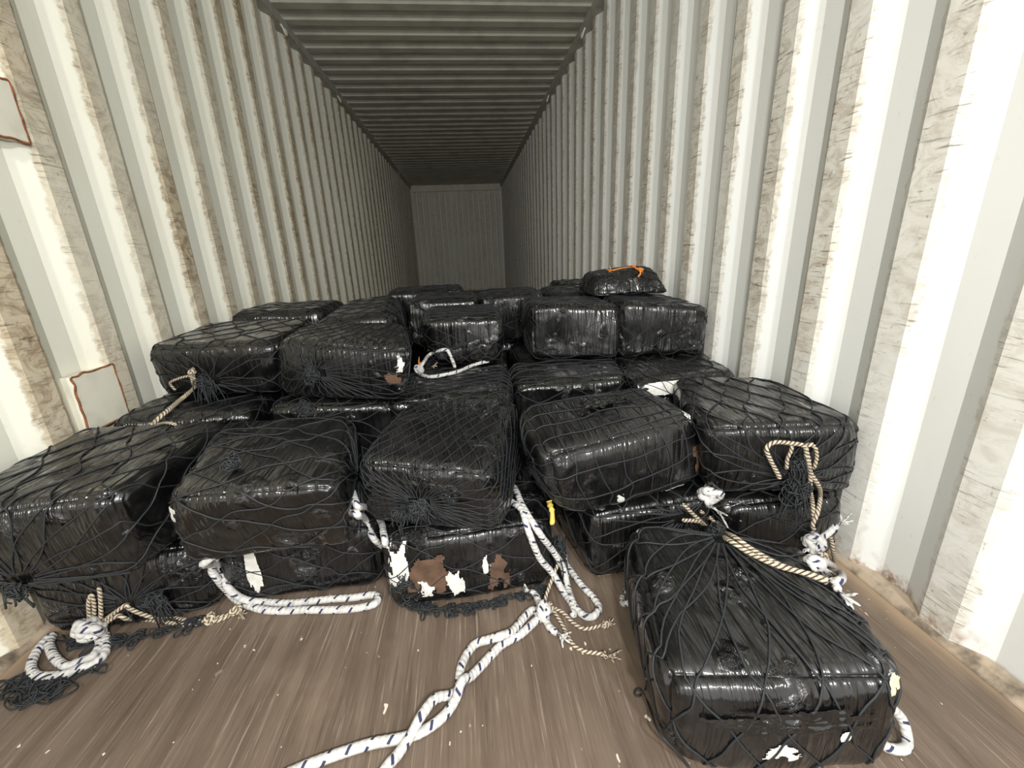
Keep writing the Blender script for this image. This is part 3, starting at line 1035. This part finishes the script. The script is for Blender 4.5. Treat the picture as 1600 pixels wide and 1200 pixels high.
# --- bales buried under the rear of the pile: only glimpsed through the gaps
GL = 'black wrapped bale buried under the rear stack, seen only through dark gaps'
seed = 60
for (x0, x1, y0, y1, z0, z1) in [
        (-1.14, -0.72, 1.48, 1.88, 0.0, 0.238), (-0.68, -0.26, 1.50, 1.88, 0.0, 0.238), (-0.22, 0.20, 1.46, 1.86, 0.0, 0.238),
        (0.25, 0.69, 1.50, 1.88, 0.0, 0.238), (0.74, 1.15, 1.48, 1.88, 0.0, 0.238),
        (-1.14, -0.70, 1.92, 2.34, 0.0, 0.238), (-0.66, -0.22, 1.92, 2.34, 0.0, 0.238), (-0.18, 0.24, 1.92, 2.34, 0.0, 0.238),
        (0.28, 0.70, 1.92, 2.34, 0.0, 0.238), (0.74, 1.15, 1.92, 2.34, 0.0, 0.238),
        (-1.14, -0.70, 2.38, 2.80, 0.0, 0.238), (-0.66, -0.22, 2.38, 2.80, 0.0, 0.238), (-0.18, 0.24, 2.38, 2.80, 0.0, 0.238),
        (0.28, 0.70, 2.38, 2.80, 0.0, 0.238), (0.74, 1.15, 2.38, 2.80, 0.0, 0.238),
        (-0.44, 0.04, 2.84, 3.22, 0.0, 0.238), (0.62, 1.06, 2.84, 3.22, 0.0, 0.238),
        (-1.14, -0.68, 1.92, 2.34, 0.242, 0.482), (-0.64, -0.24, 1.92, 2.34, 0.242, 0.482), (-0.18, 0.24, 1.90, 2.30, 0.242, 0.482),
        (0.28, 0.70, 1.90, 2.30, 0.242, 0.482), (0.74, 1.14, 1.90, 2.30, 0.242, 0.482),
        (-1.14, -0.68, 2.38, 2.80, 0.242, 0.482), (-0.62, -0.24, 2.38, 2.80, 0.242, 0.482), (-0.20, 0.10, 2.36, 2.78, 0.242, 0.482),
        (0.14, 0.52, 2.36, 2.78, 0.242, 0.482), (0.56, 1.14, 2.36, 2.78, 0.242, 0.482),
        (-0.44, 0.04, 2.84, 3.22, 0.242, 0.482), (0.62, 1.06, 2.84, 3.22, 0.242, 0.482)]:
    Bale('u%d' % seed, GL, rect(x0, x1, y0, y1), z1, None, z0, 0.045, seed, 14, 0.004, film=seed % 4, grow=0.0,
         group='bales buried under the rear stack')
    seed += 1

# ------------------------------------------------------------------ ropes and cords (metres, world)
RP = {
    'floor_a': [(0.209, 0.901, 0.011), (0.187, 0.921, 0.01), (0.156, 0.894, 0.011), (0.126, 0.856, 0.018), (0.093, 0.832, 0.032), (0.061, 0.837, 0.02), (0.024, 0.836, 0.01), (-0.005, 0.793, 0.011), (-0.014, 0.75, 0.01), (-0.011, 0.728, 0.01), (-0.033, 0.715, 0.01), (-0.065, 0.698, 0.028), (-0.092, 0.662, 0.032), (-0.11, 0.638, 0.02), (-0.136, 0.609, 0.01), (-0.15, 0.594, 0.011), (-0.169, 0.57, 0.01), (-0.198, 0.539, 0.01)],
    'floor_b': [(0.215, 0.895, 0.01), (0.192, 0.886, 0.01), (0.145, 0.849, 0.011), (0.098, 0.829, 0.01), (0.067, 0.803, 0.01), (0.018, 0.753, 0.014), (-0.006, 0.727, 0.031), (-0.022, 0.698, 0.016), (-0.047, 0.67, 0.011), (-0.091, 0.645, 0.011), (-0.135, 0.638, 0.011), (-0.193, 0.636, 0.011), (-0.249, 0.628, 0.01), (-0.301, 0.616, 0.011), (-0.347, 0.604, 0.01), (-0.398, 0.585, 0.011)],
    'knot1_tail1': [(0.216, 0.908, 0.009), (0.21, 0.94, 0.01), (0.206, 0.971, 0.009), (0.194, 0.99, 0.009)],
    'knot1_tail2': [(0.219, 0.895, 0.009), (0.221, 0.87, 0.009), (0.229, 0.852, 0.009), (0.241, 0.841, 0.009)],
    'hang_c': [(0.15, 1.2, 0.246), (0.175, 1.17, 0.249), (0.188, 1.065, 0.249), (0.221, 0.993, 0.211), (0.268, 1.02, 0.116), (0.297, 1.02, 0.055), (0.304, 0.991, 0.01), (0.304, 0.944, 0.01), (0.311, 0.905, 0.009), (0.329, 0.878, 0.01), (0.352, 0.879, 0.01), (0.373, 0.904, 0.009), (0.367, 0.94, 0.01), (0.349, 0.984, 0.009), (0.332, 1.041, 0.01), (0.321, 1.088, 0.01), (0.326, 1.135, 0.009)],
    'hang_d': [(0.13, 1.16, 0.246), (0.157, 1.097, 0.249), (0.182, 1.05, 0.249), (0.193, 0.995, 0.216), (0.222, 0.992, 0.124), (0.262, 1, 0.055), (0.288, 0.973, 0.009), (0.302, 0.92, 0.009), (0.294, 0.884, 0.009)],
    'tan_f1': [(0.227, 0.922, 0.006), (0.228, 0.944, 0.02), (0.262, 0.995, 0.05), (0.295, 1.04, 0.08), (0.308, 1.09, 0.085), (0.3, 1.12, 0.06)],
    'tan_f2': [(0.24, 0.929, 0.005), (0.269, 0.907, 0.005), (0.289, 0.87, 0.005), (0.314, 0.846, 0.005), (0.353, 0.848, 0.005), (0.374, 0.851, 0.005)],
    'tan_f3': [(0.241, 0.92, 0.005), (0.249, 0.905, 0.005), (0.26, 0.864, 0.005), (0.273, 0.806, 0.005), (0.297, 0.782, 0.005), (0.325, 0.773, 0.005), (0.345, 0.765, 0.005)],
    'k2_loop': [(-0.985, 1.017, 0.01), (-0.955, 0.982, 0.01), (-0.934, 0.947, 0.01), (-0.94, 0.92, 0.01), (-0.969, 0.912, 0.011), (-0.987, 0.901, 0.01), (-1.025, 0.901, 0.01), (-1.057, 0.906, 0.011), (-1.094, 0.933, 0.01), (-1.12, 0.974, 0.011), (-1.131, 1.01, 0.011), (-1.13, 1.032, 0.01), (-1.111, 1.003, 0.011), (-1.064, 0.96, 0.011), (-1.009, 0.926, 0.01), (-0.985, 0.931, 0.01), (-0.96, 0.946, 0.01), (-0.971, 0.983, 0.01), (-1.004, 1.019, 0.011)],
    'k2_knot': [(-1.018, 1.042, 0.01)],
    'k2_tan_up1': [(-1.01, 1.021, 0.045), (-1.006, 1.019, 0.071), (-0.993, 1.018, 0.116), (-0.979, 1.018, 0.14), (-0.981, 1.018, 0.114), (-0.993, 1.018, 0.072)],
    'k2_tan_up2': [(-0.982, 1.02, 0.058), (-0.975, 1.019, 0.078), (-0.958, 1.019, 0.14), (-0.956, 1.02, 0.162)],
    'k2_tan_1': [(-0.983, 1.021, 0.046), (-0.937, 1.019, 0.078), (-0.907, 1.021, 0.094), (-0.903, 1.021, 0.08), (-0.869, 1.03, 0.038), (-0.839, 1.055, 0.005), (-0.767, 1.031, 0.005), (-0.734, 1.028, 0.005), (-0.702, 1.034, 0.005), (-0.66, 1.041, 0.005), (-0.647, 1.046, 0.005)],
    'k2_tan_2': [(-0.981, 1.022, 0.039), (-0.938, 1.02, 0.062), (-0.923, 1.022, 0.048), (-0.914, 1.059, 0.005), (-0.84, 1.039, 0.005), (-0.757, 1.014, 0.005), (-0.736, 1.024, 0.005), (-0.697, 1.022, 0.005), (-0.67, 1.036, 0.005)],
    'b1_rope': [(-0.6, 1.06, 0.24), (-0.66, 0.99, 0.225), (-0.7, 1.09, 0.144), (-0.697, 1.098, 0.099), (-0.67, 1.063, 0.074), (-0.635, 1.062, 0.031), (-0.585, 1.067, 0.01), (-0.514, 1.052, 0.01), (-0.454, 1.05, 0.01), (-0.393, 1.048, 0.011), (-0.326, 1.045, 0.01), (-0.271, 1.046, 0.011), (-0.253, 1.029, 0.011), (-0.263, 1.009, 0.011), (-0.316, 1.003, 0.01), (-0.387, 1.009, 0.01), (-0.46, 1.02, 0.01), (-0.525, 1.026, 0.01), (-0.588, 1.042, 0.01), (-0.664, 1.081, 0.01), (-0.703, 1.106, 0.026), (-0.703, 1.078, 0.102), (-0.705, 1.075, 0.145), (-0.64, 1.06, 0.24)],
    'b_loop': [(-0.3, 1.1, 0.36), (-0.248, 0.968, 0.368), (-0.254, 1.025, 0.324), (-0.274, 1.148, 0.241), (-0.237, 1.119, 0.213), (-0.208, 1.024, 0.234), (-0.201, 1, 0.22), (-0.233, 1.101, 0.133), (-0.255, 1.083, 0.182), (-0.276, 1.102, 0.236), (-0.248, 0.959, 0.345), (-0.3, 1.1, 0.3)],
    'g_tan1': [(0.664, 1.034, 0.226), (0.719, 1.029, 0.167), (0.773, 1.04, 0.119), (0.699, 0.85, 0.247), (0.715, 0.797, 0.247), (0.736, 0.75, 0.246), (0.761, 0.721, 0.245), (0.793, 0.698, 0.245), (0.816, 0.674, 0.245)],
    'g_tan2': [(0.659, 1.02, 0.178), (0.72, 1.028, 0.159), (0.773, 1.056, 0.1), (0.679, 0.839, 0.247), (0.704, 0.781, 0.246), (0.735, 0.738, 0.245), (0.772, 0.711, 0.245), (0.796, 0.688, 0.245), (0.809, 0.671, 0.245)],
    'g_tan3': [(0.722, 1.031, 0.195), (0.773, 1.063, 0.147), (0.788, 1.007, 0.142)],
    'g_white': [(0.825, 0.727, 0.25), (0.868, 0.745, 0.231), (1.121, 0.951, 0.009), (1.121, 0.918, 0.009), (0.858, 0.687, 0.233), (0.822, 0.668, 0.247), (0.817, 0.658, 0.247)],
    'g_whiteend': [(0.821, 0.677, 0.247), (0.819, 0.663, 0.247), (0.811, 0.648, 0.247)],
    'w5': [(0.774, 1.115, 0.215), (0.761, 1.059, 0.229), (0.744, 1.037, 0.218), (0.771, 1.061, 0.188)],
    'e_tan1': [(0.91, 0.968, 0.324), (0.904, 0.968, 0.335), (0.874, 0.97, 0.384), (0.858, 0.97, 0.419), (0.875, 0.968, 0.437), (0.918, 0.962, 0.434), (0.956, 0.955, 0.424), (0.969, 0.952, 0.384), (0.988, 0.954, 0.34), (1.001, 0.958, 0.285), (1.031, 0.972, 0.227), (1.027, 0.949, 0.175)],
    'e_tan2': [(0.98, 0.95, 0.43), (0.961, 0.954, 0.424), (0.972, 0.951, 0.384), (0.989, 0.953, 0.34), (1.021, 0.953, 0.296), (1.067, 0.986, 0.235), (1.037, 0.955, 0.204), (1.023, 0.949, 0.171), (1.03, 0.948, 0.152)],
    'e_tan3': [(0.978, 0.952, 0.428), (0.987, 0.949, 0.414), (0.994, 0.949, 0.388), (0.995, 0.952, 0.352)],
    'e_tan4': [(0.925, 0.961, 0.428), (0.924, 0.962, 0.408), (0.919, 0.963, 0.384), (0.923, 0.964, 0.352)],
    'e_knot': [(1.036, 0.944, 0.111), (1.069, 0.946, 0.042)],
    'e_tail': [(1.054, 0.943, 0.124), (1.074, 0.944, 0.137), (1.101, 0.946, 0.162)],
    'e_tan5': [(1.074, 0.947, 0.137), (1.092, 0.948, 0.111), (1.107, 0.948, 0.069), (1.146, 0.969, 0.006)],
    'h_up': [(-0.155, 1.76, 0.505), (-0.135, 1.78, 0.53), (-0.118, 1.887, 0.537), (-0.059, 1.832, 0.566), (-0.035, 1.825, 0.566), (-0.024, 1.826, 0.544), (-0.012, 1.833, 0.505), (-0.006, 1.795, 0.494)],
    'h_low': [(-0.155, 1.76, 0.497), (-0.168, 1.78, 0.492), (-0.139, 1.707, 0.493), (-0.099, 1.669, 0.494), (-0.048, 1.684, 0.494), (0.012, 1.728, 0.493), (0.064, 1.801, 0.493), (0.115, 1.835, 0.497), (0.15, 1.85, 0.497)],
    'h_knot': [(-0.234, 2.397, 0.353), (-0.229, 2.41, 0.412), (-0.115, 1.951, 0.487)],
    'k1_c1': [(-0.925, 1.562, 0.603), (-0.93, 1.571, 0.569), (-0.937, 1.579, 0.545), (-0.976, 1.598, 0.516), (-1.004, 1.593, 0.495), (-0.98, 1.498, 0.495), (-0.983, 1.445, 0.484), (-1.005, 1.429, 0.464), (-1.017, 1.429, 0.465)],
    'k1_c2': [(-0.933, 1.564, 0.596), (-0.94, 1.574, 0.564), (-0.947, 1.583, 0.539), (-0.989, 1.603, 0.512), (-1.01, 1.587, 0.495), (-0.985, 1.493, 0.495), (-0.991, 1.444, 0.482), (-1.011, 1.428, 0.462)],
    'k1_c3': [(-0.933, 1.578, 0.587), (-0.982, 1.588, 0.578), (-1.033, 1.602, 0.56), (-1.037, 1.609, 0.541), (-1.033, 1.615, 0.524)],
    'k1_c4': [(-1.005, 1.441, 0.457), (-0.902, 1.345, 0.493), (-0.858, 1.319, 0.494)],
    'k1_c5': [(-0.936, 1.593, 0.538), (-0.914, 1.593, 0.532), (-0.884, 1.587, 0.536)],
    'q_orange': [(0.813, 2.132, 0.856), (0.85, 2.163, 0.86), (0.891, 2.19, 0.863), (0.916, 2.165, 0.866), (0.92, 2.097, 0.861), (0.933, 2.08, 0.852), (0.928, 2.063, 0.836), (0.913, 2.055, 0.824)],
    'g_backloop': [(0.8, 0.545, 0.06), (0.835, 0.525, 0.075), (0.865, 0.515, 0.05), (0.868, 0.498, 0.02), (0.85, 0.485, 0.012), (0.82, 0.492, 0.012), (0.79, 0.51, 0.03)],
    'ring': [(0.463, 0.951, 0.008), (0.475, 0.93, 0.03), (0.468, 0.9, 0.045), (0.45, 0.885, 0.035), (0.442, 0.905, 0.012), (0.45, 0.934, 0.008)],
    'yellow': [(0.255, 1.005, 0.3), (0.262, 1.03, 0.27), (0.268, 1.03, 0.245), (0.262, 1, 0.225)],
    'g_black': [(0.371, 0.598, 0.138), (0.408, 0.672, 0.002), (0.389, 0.66, 0.002), (0.38, 0.664, 0.002), (0.386, 0.674, 0.002), (0.397, 0.671, 0.003), (0.401, 0.642, 0.002), (0.379, 0.551, 0.06), (0.4, 0.524, 0.045), (0.428, 0.518, 0.003), (0.432, 0.49, 0.002)],
    'left_net': [(-1.101, 0.873, 0.002), (-1.099, 0.897, 0.002), (-1.073, 0.9, 0.002), (-1.034, 0.88, 0.002), (-1.058, 0.875, 0.002), (-1.01, 0.868, 0.002), (-0.98, 0.883, 0.002), (-1.011, 0.853, 0.002), (-0.959, 0.893, 0.002), (-0.927, 0.909, 0.002)],
    'c1_fringe': [(-0.165, 0.979, 0.122), (-0.161, 0.98, 0.066), (-0.152, 1.006, 0.002), (-0.113, 0.984, 0.002), (-0.067, 0.966, 0.002), (-0.012, 0.965, 0.002), (0.042, 0.965, 0.002), (0.098, 0.976, 0.002), (0.156, 0.986, 0.002), (0.205, 0.996, 0.002), (0.24, 1.008, 0.002)],
    'a1_fringe': [(-1.104, 1.024, 0.002), (-1.026, 0.997, 0.002), (-0.963, 0.997, 0.002), (-0.896, 0.993, 0.002), (-0.838, 1.005, 0.002), (-0.782, 1.022, 0.002), (-0.74, 1.038, 0.002)],
}


def rope_tube(pts, kind, r=None, closed=False, per=9):
    P = catmull(pts, per, closed)
    if kind == 'white':
        return tube(P, r or 0.0105, 12, closed, 6, 0.10, 75.0, True)
    return tube(P, r or 0.0055, 9, closed, 3, 0.24, 178.0, True)


def knot_tubes(c, R, kind, r, turns=4, seed=0):
    rs = np.random.RandomState(seed)
    out = []
    c = np.array(c, float)
    for i in range(turns):
        d = unit(rs.normal(size=3))
        e = unit(np.cross(d, rs.normal(size=3)))
        a = R * rs.uniform(0.6, 1.0)
        pts = [c + a * math.cos(t) * d + a * 0.8 * math.sin(t) * e + rs.normal(size=3) * R * 0.12 for t in np.linspace(0, 2 * math.pi, 7)[:-1]]
        for q in pts:
            q[2] = max(q[2], r * 0.9)
        out.append(rope_tube(pts, kind, r, True, 5))
    return out


def fray_tubes(p, d, ln, r, n=9, seed=0):
    rs = np.random.RandomState(seed)
    p, d = np.array(p, float), unit(np.array(d, float))
    out = []
    for i in range(n):
        s = rs.normal(size=3) * 0.35
        e = p + (d + s) * ln * rs.uniform(0.6, 1.1)
        e[2] = max(e[2], 0.002)
        m = p + (d + s * 0.3) * ln * 0.5
        m[2] = max(m[2], 0.002)
        out.append(tube(catmull([p, m, e], 4), r, 5, taper=True))
    return out


MATK = {'white': 'white_rope', 'tan': 'tan_cord', 'orange': 'orange'}


def rope_thing(name, label, strands, knots=(), frays=(), cat='rope', group=None):
    """strands: (points, kind, radius); knots: (centre, size, kind, radius, turns); frays: (point, direction, length, kind)"""
    base = np.mean([np.mean(np.array(s[0], float), 0) for s in strands], 0)
    base[2] = min(min(q[2] for q in s[0]) for s in strands)
    root = empty(name, base)
    tag(root, label, cat, group)

    def put(part, tl, kind, par=None):
        tl = [(v - base, f, uv) for v, f, uv in tl]
        return tubes_obj(part, tl, M[MATK[kind]], par or root)
    first = None
    for pts, kind, r in strands:
        o = put('strand', [rope_tube(pts, kind, r)], kind)
        first = first or o
    for i, (c, R, kind, r, turns) in enumerate(knots):
        put('knot', knot_tubes(c, R, kind, r, turns, 11 + i * 3 + len(strands)), kind)
    for i, (p, d, ln, kind) in enumerate(frays):
        put('frayed_end', fray_tubes(p, d, ln, 0.0032 if kind == 'white' else 0.0022, 10, 5 + i), kind, first)
    return root


q = RP
rope_thing('white_rope', 'long white rope with blue flecks, twisted double on the open floor in the foreground',
           [(q['floor_a'], 'white', 0.0105), (q['floor_b'], 'white', 0.0105), (q['knot1_tail1'], 'white', 0.0095), (q['knot1_tail2'], 'white', 0.0095)],
           [((0.214, 0.902, 0.022), 0.019, 'white', 0.0095, 4)],
           [(q['knot1_tail1'][-1], (-1, 0.5, 0.1), 0.026, 'white'), (q['knot1_tail2'][-1], (0.6, -1, 0.1), 0.03, 'white')])
rope_thing('white_rope', 'white rope looped down beside the torn bale on to the floor',
           [(q['hang_c'], 'white', 0.0095), (q['hang_d'], 'white', 0.0095)])
rope_thing('tan_cord', 'tan twisted cord with two frayed tails on the floor beside the torn bale',
           [(q['tan_f1'], 'tan', 0.005), (q['tan_f2'], 'tan', 0.005), (q['tan_f3'], 'tan', 0.005)],
           [(q['tan_f2'][-1], 0.008, 'tan', 0.0045, 3), (q['tan_f3'][-1], 0.008, 'tan', 0.0045, 3), ((0.236, 0.924, 0.012), 0.011, 'tan', 0.005, 3)],
           [(q['tan_f2'][-1], (1, 0.1, 0), 0.02, 'tan'), (q['tan_f3'][-1], (1, -0.3, 0), 0.026, 'tan')], 'cord')
rope_thing('white_rope', 'thickly knotted white rope with a loop on the floor before the leftmost bales',
           [(q['k2_loop'], 'white', 0.0105)], [((-1.0, 1.005, 0.045), 0.034, 'white', 0.0115, 6)])
rope_thing('tan_cord', 'tan and black cord on the floor at left, running from the knotted white rope',
           [(q['k2_tan_1'], 'tan', 0.0055), (q['k2_tan_2'], 'tan', 0.0055), (q['k2_tan_up1'], 'tan', 0.005), (q['k2_tan_up2'], 'tan', 0.005)],
           [((-0.715, 1.025, 0.012), 0.014, 'tan', 0.005, 5), ((-0.655, 1.045, 0.012), 0.012, 'tan', 0.005, 3)],
           [((-0.648, 1.045, 0.008), (0.5, -0.6, 0), 0.03, 'tan')], 'cord')
rope_thing('white_rope', 'doubled white rope along the foot of the second bottom bale from the left',
           [(q['b1_rope'], 'white', 0.0105)])
rope_thing('white_rope', 'short loop of white rope hanging out beside the second front bale from the left',
           [(q['b_loop'], 'white', 0.0095)])
rope_thing('tan_cord', 'doubled tan cord lying across the lone foreground bale, from white knot to white loop',
           [(q['g_tan1'], 'tan', 0.006), (q['g_tan2'], 'tan', 0.006), (q['g_tan3'], 'tan', 0.006)], (), (), 'cord')
rope_thing('white_rope', 'frayed white rope loop at the far right edge of the lone foreground bale',
           [(q['g_white'], 'white', 0.009), (q['g_whiteend'], 'white', 0.008)], [(q['g_white'][0], 0.02, 'white', 0.008, 4)],
           [(q['g_whiteend'][-1], (0.3, -1, -0.3), 0.03, 'white')])
rope_thing('white_rope', 'frayed white rope knot jammed between the glossy front bale and the lone bale',
           [(q['w5'], 'white', 0.009)], [(q['w5'][1], 0.032, 'white', 0.010, 6)],
           [(q['w5'][0], (0.2, -0.6, 0.8), 0.06, 'white'), (q['w5'][3], (0.6, -0.8, -0.2), 0.06, 'white')])
rope_thing('tan_cord', 'tan cord looped down the face of the front bale by the right wall',
           [(q['e_tan1'], 'tan', 0.006), (q['e_tan2'], 'tan', 0.006), (q['e_tan3'], 'tan', 0.005), (q['e_tan4'], 'tan', 0.005), (q['e_tan5'], 'tan', 0.006)],
           [(q['e_knot'][1], 0.022, 'tan', 0.006, 5)], (), 'cord')
rope_thing('white_rope', 'white and blue rope knot hanging on the tan cord by the right wall',
           [(q['e_tail'], 'white', 0.009), (q['e_knot'], 'white', 0.009)], [(q['e_knot'][0], 0.030, 'white', 0.009, 7)],
           [(q['e_tail'][-1], (0.8, -0.2, 0.6), 0.03, 'white'), (q['e_knot'][0], (-0.8, -0.4, -0.5), 0.05, 'white'), (q['e_knot'][1], (0.2, -0.6, -0.8), 0.05, 'white')])
rope_thing('white_rope', 'thin white rope looped on top of the finely netted bale in mid pile',
           [(q['h_up'], 'white', 0.0075), (q['h_low'], 'white', 0.0075)], [(q['h_up'][0], 0.020, 'white', 0.0075, 5)],
           [(q['h_up'][0], (0, 0.2, 1.0), 0.03, 'orange'), ((q['h_up'][1][0] + 0.03, q['h_up'][1][1] - 0.01, 0.51), (1, 0, 0.1), 0.02, 'tan')])
rope_thing('tan_cord', 'thin tan cord hanging from the third-layer bale by the left wall',
           [(q['k1_c1'], 'tan', 0.0055), (q['k1_c2'], 'tan', 0.0055), (q['k1_c3'], 'tan', 0.0045), (q['k1_c4'], 'tan', 0.0045), (q['k1_c5'], 'tan', 0.0045)],
           [(q['k1_c1'][0], 0.012, 'tan', 0.005, 3)], (), 'cord')
rope_thing('orange_twine', 'orange twine at the top of the small tilted bale',
           [(q['q_orange'], 'orange', 0.0042)], [(q['q_orange'][5], 0.013, 'orange', 0.004, 4)],
           [(q['q_orange'][0], (-1, 0, 0.1), 0.025, 'orange'), (q['q_orange'][4], (-0.6, 0, 0.6), 0.025, 'orange')], 'twine')
rope_thing('white_rope', 'small white rope loop on the floor by the near right corner of the lone bale',
           [(q['g_backloop'], 'white', 0.0095)])
rope_thing('white_rope', 'little white rope ring on the floor at the left side of the lone bale',
           [(q['ring'], 'white', 0.008)])


def scrap(name, label, pts, width, mat, cat):
    P = catmull(pts, 5)
    rs = np.random.RandomState(3)
    V, Fc = [], []
    for i, p in enumerate(P):
        w = width * rs.uniform(0.6, 1.1)
        for s in (-1, 1):
            for h in (0.0, 0.0012):
                V.append(p + np.array((s * w / 2, -h - rs.uniform(0, 0.001), 0.1 * s * w)))
    n = len(P)
    for i in range(n - 1):
        a, b = 4 * i, 4 * i + 4
        Fc += [(a, a + 2, b + 2, b), (a + 1, b + 1, b + 3, a + 3), (a, b, b + 1, a + 1), (a + 2, a + 3, b + 3, b + 2)]
    Fc += [(0, 1, 3, 2), (4 * n - 4, 4 * n - 2, 4 * n - 1, 4 * n - 3)]
    base = P.mean(0)
    o = mesh_obj(name, [v - base for v in V], Fc, mat)
    o.location = base
    return tag(o, label, cat)


scrap('tape_scrap', 'scrap of yellow tape in the gap between the torn bale and the glossy bale', q['yellow'], 0.016, M['yellow'], 'tape')

# loose black twine and net edges
tw = tubes_obj('loose_twine', [tube(catmull(q['g_black'], 8), 0.0024, 6)], M['twine'])
tag(tw, 'loose black twine curling on the floor along the left side of the lone bale', 'twine')


def mess(path, width, loops, lo, hi, seed, r=0.0021):
    """net edge lying on the boards: strands wandering along a path with small loops thrown off it"""
    rs = np.random.RandomState(seed)
    P = catmull(path, 8)
    L = []
    for k in range(5):
        Q = P[::3] + np.stack([rs.normal(size=len(P[::3])) * width * 0.5, rs.normal(size=len(P[::3])) * width * 0.5, np.abs(rs.normal(size=len(P[::3]))) * width * 0.5], 1)
        Q[:, 2] = np.maximum(Q[:, 2], 0.0025)
        L.append(tube(catmull(Q, 4), r, 4))
    for k in range(loops):
        p = P[rs.randint(len(P))]
        a0 = rs.uniform(0, 6.28)
        a, b = rs.uniform(lo, hi), rs.uniform(lo, hi) * 0.6
        c = p + np.array((rs.normal() * width, -abs(rs.normal()) * width, 0))
        tilt = rs.uniform(0, 0.9)
        pts = []
        for t in np.linspace(0, 2 * math.pi, 8)[:-1]:
            x, y = a * math.cos(t), b * math.sin(t)
            pts.append(c + np.array((x * math.cos(a0) - y * math.sin(a0), (x * math.sin(a0) + y * math.cos(a0)), 0.004 + abs(y) * tilt + rs.uniform(0, 0.004))))
        L.append(tube(catmull(pts, 4, True), r, 4, True))
    return L


ln = tubes_obj('loose_net', mess(q['left_net'], 0.016, 30, 0.012, 0.035, 4), M['twine'])
tag(ln, 'tangle of loose black net on the floor at far left, under the knotted rope', 'net')
for bale, key, sd, n in ((C1, 'c1_fringe', 6, 85), (A1, 'a1_fringe', 9, 50)):
    tl = [(v - bale.loc, f, uv) for v, f, uv in mess(q[key], 0.014, n, 0.008, 0.022, sd)]
    tubes_obj('net_fringe', tl, M['twine'], bale.netob)

# ------------------------------------------------------------------ fittings on the walls
RL = [(-1, 3.92, 'lashing ring under the left top rail, nearest the doors'), (-1, 5.38, 'second lashing ring from the doors, under the left top rail'),
      (-1, 9.67, 'farthest pale lashing ring, high in the far left corner'),
      (1, 3.94, 'lashing ring under the right top rail, nearest the doors'), (1, 5.42, 'second lashing ring from the doors, under the right top rail')]
for side, y, lab in RL:
    x = side * (W - 0.030)
    pts = [(x, y - 0.035, H - 0.060), (x - side * 0.012, y - 0.032, H - 0.085), (x - side * 0.016, y - 0.012, H - 0.110),
           (x - side * 0.016, y + 0.012, H - 0.110), (x - side * 0.012, y + 0.032, H - 0.085), (x, y + 0.035, H - 0.060)]
    o = tubes_obj('lashing_ring', [tube(catmull(pts, 5), 0.007, 8)], M['bright_steel'])
    tag(o, lab, 'ring', 'lashing rings along the top rails')


def repair_plate(y0, y1, z0, z1, label):
    root = empty('repair_plate', (-W + 0.0, (y0 + y1) / 2, z0))
    tag(root, label, 'plate')
    c = np.array((-W, (y0 + y1) / 2, z0))
    V, Fc = boxv(-W - 0.030, -W + 0.006, y0, y1, z0, z1)
    o = mesh_obj('plate', [np.array(v) - c for v in V], Fc, M['plate'], root, False)
    bevel(o, 0.004)
    rs = np.random.RandomState(int(z0 * 100))
    x = -W + 0.005
    ring = []
    for (ya, za), (yb, zb) in (((y0, z0), (y1, z0)), ((y1, z0), (y1, z1)), ((y1, z1), (y0, z1)), ((y0, z1), (y0, z0))):
        for t in np.linspace(0, 1, 8)[:-1]:
            ring.append((x + rs.uniform(-0.002, 0.001), ya + (yb - ya) * t + rs.normal() * 0.002, za + (zb - za) * t + rs.normal() * 0.002))
    ring = [np.array(p) - c for p in ring]
    w = tubes_obj('weld_bead', [tube(catmull(ring, 3, True), 0.0035, 6, True)], M['rust'], root)
    w['label'] = 'rusted weld'
    return root


repair_plate(1.393, 1.560, 0.462, 0.648, 'small square repair plate with rusted edges, low on the left wall')
repair_plate(1.36, 1.530, 1.325, 1.480, 'rust-edged repair plate higher on the left wall, nearest the doors')
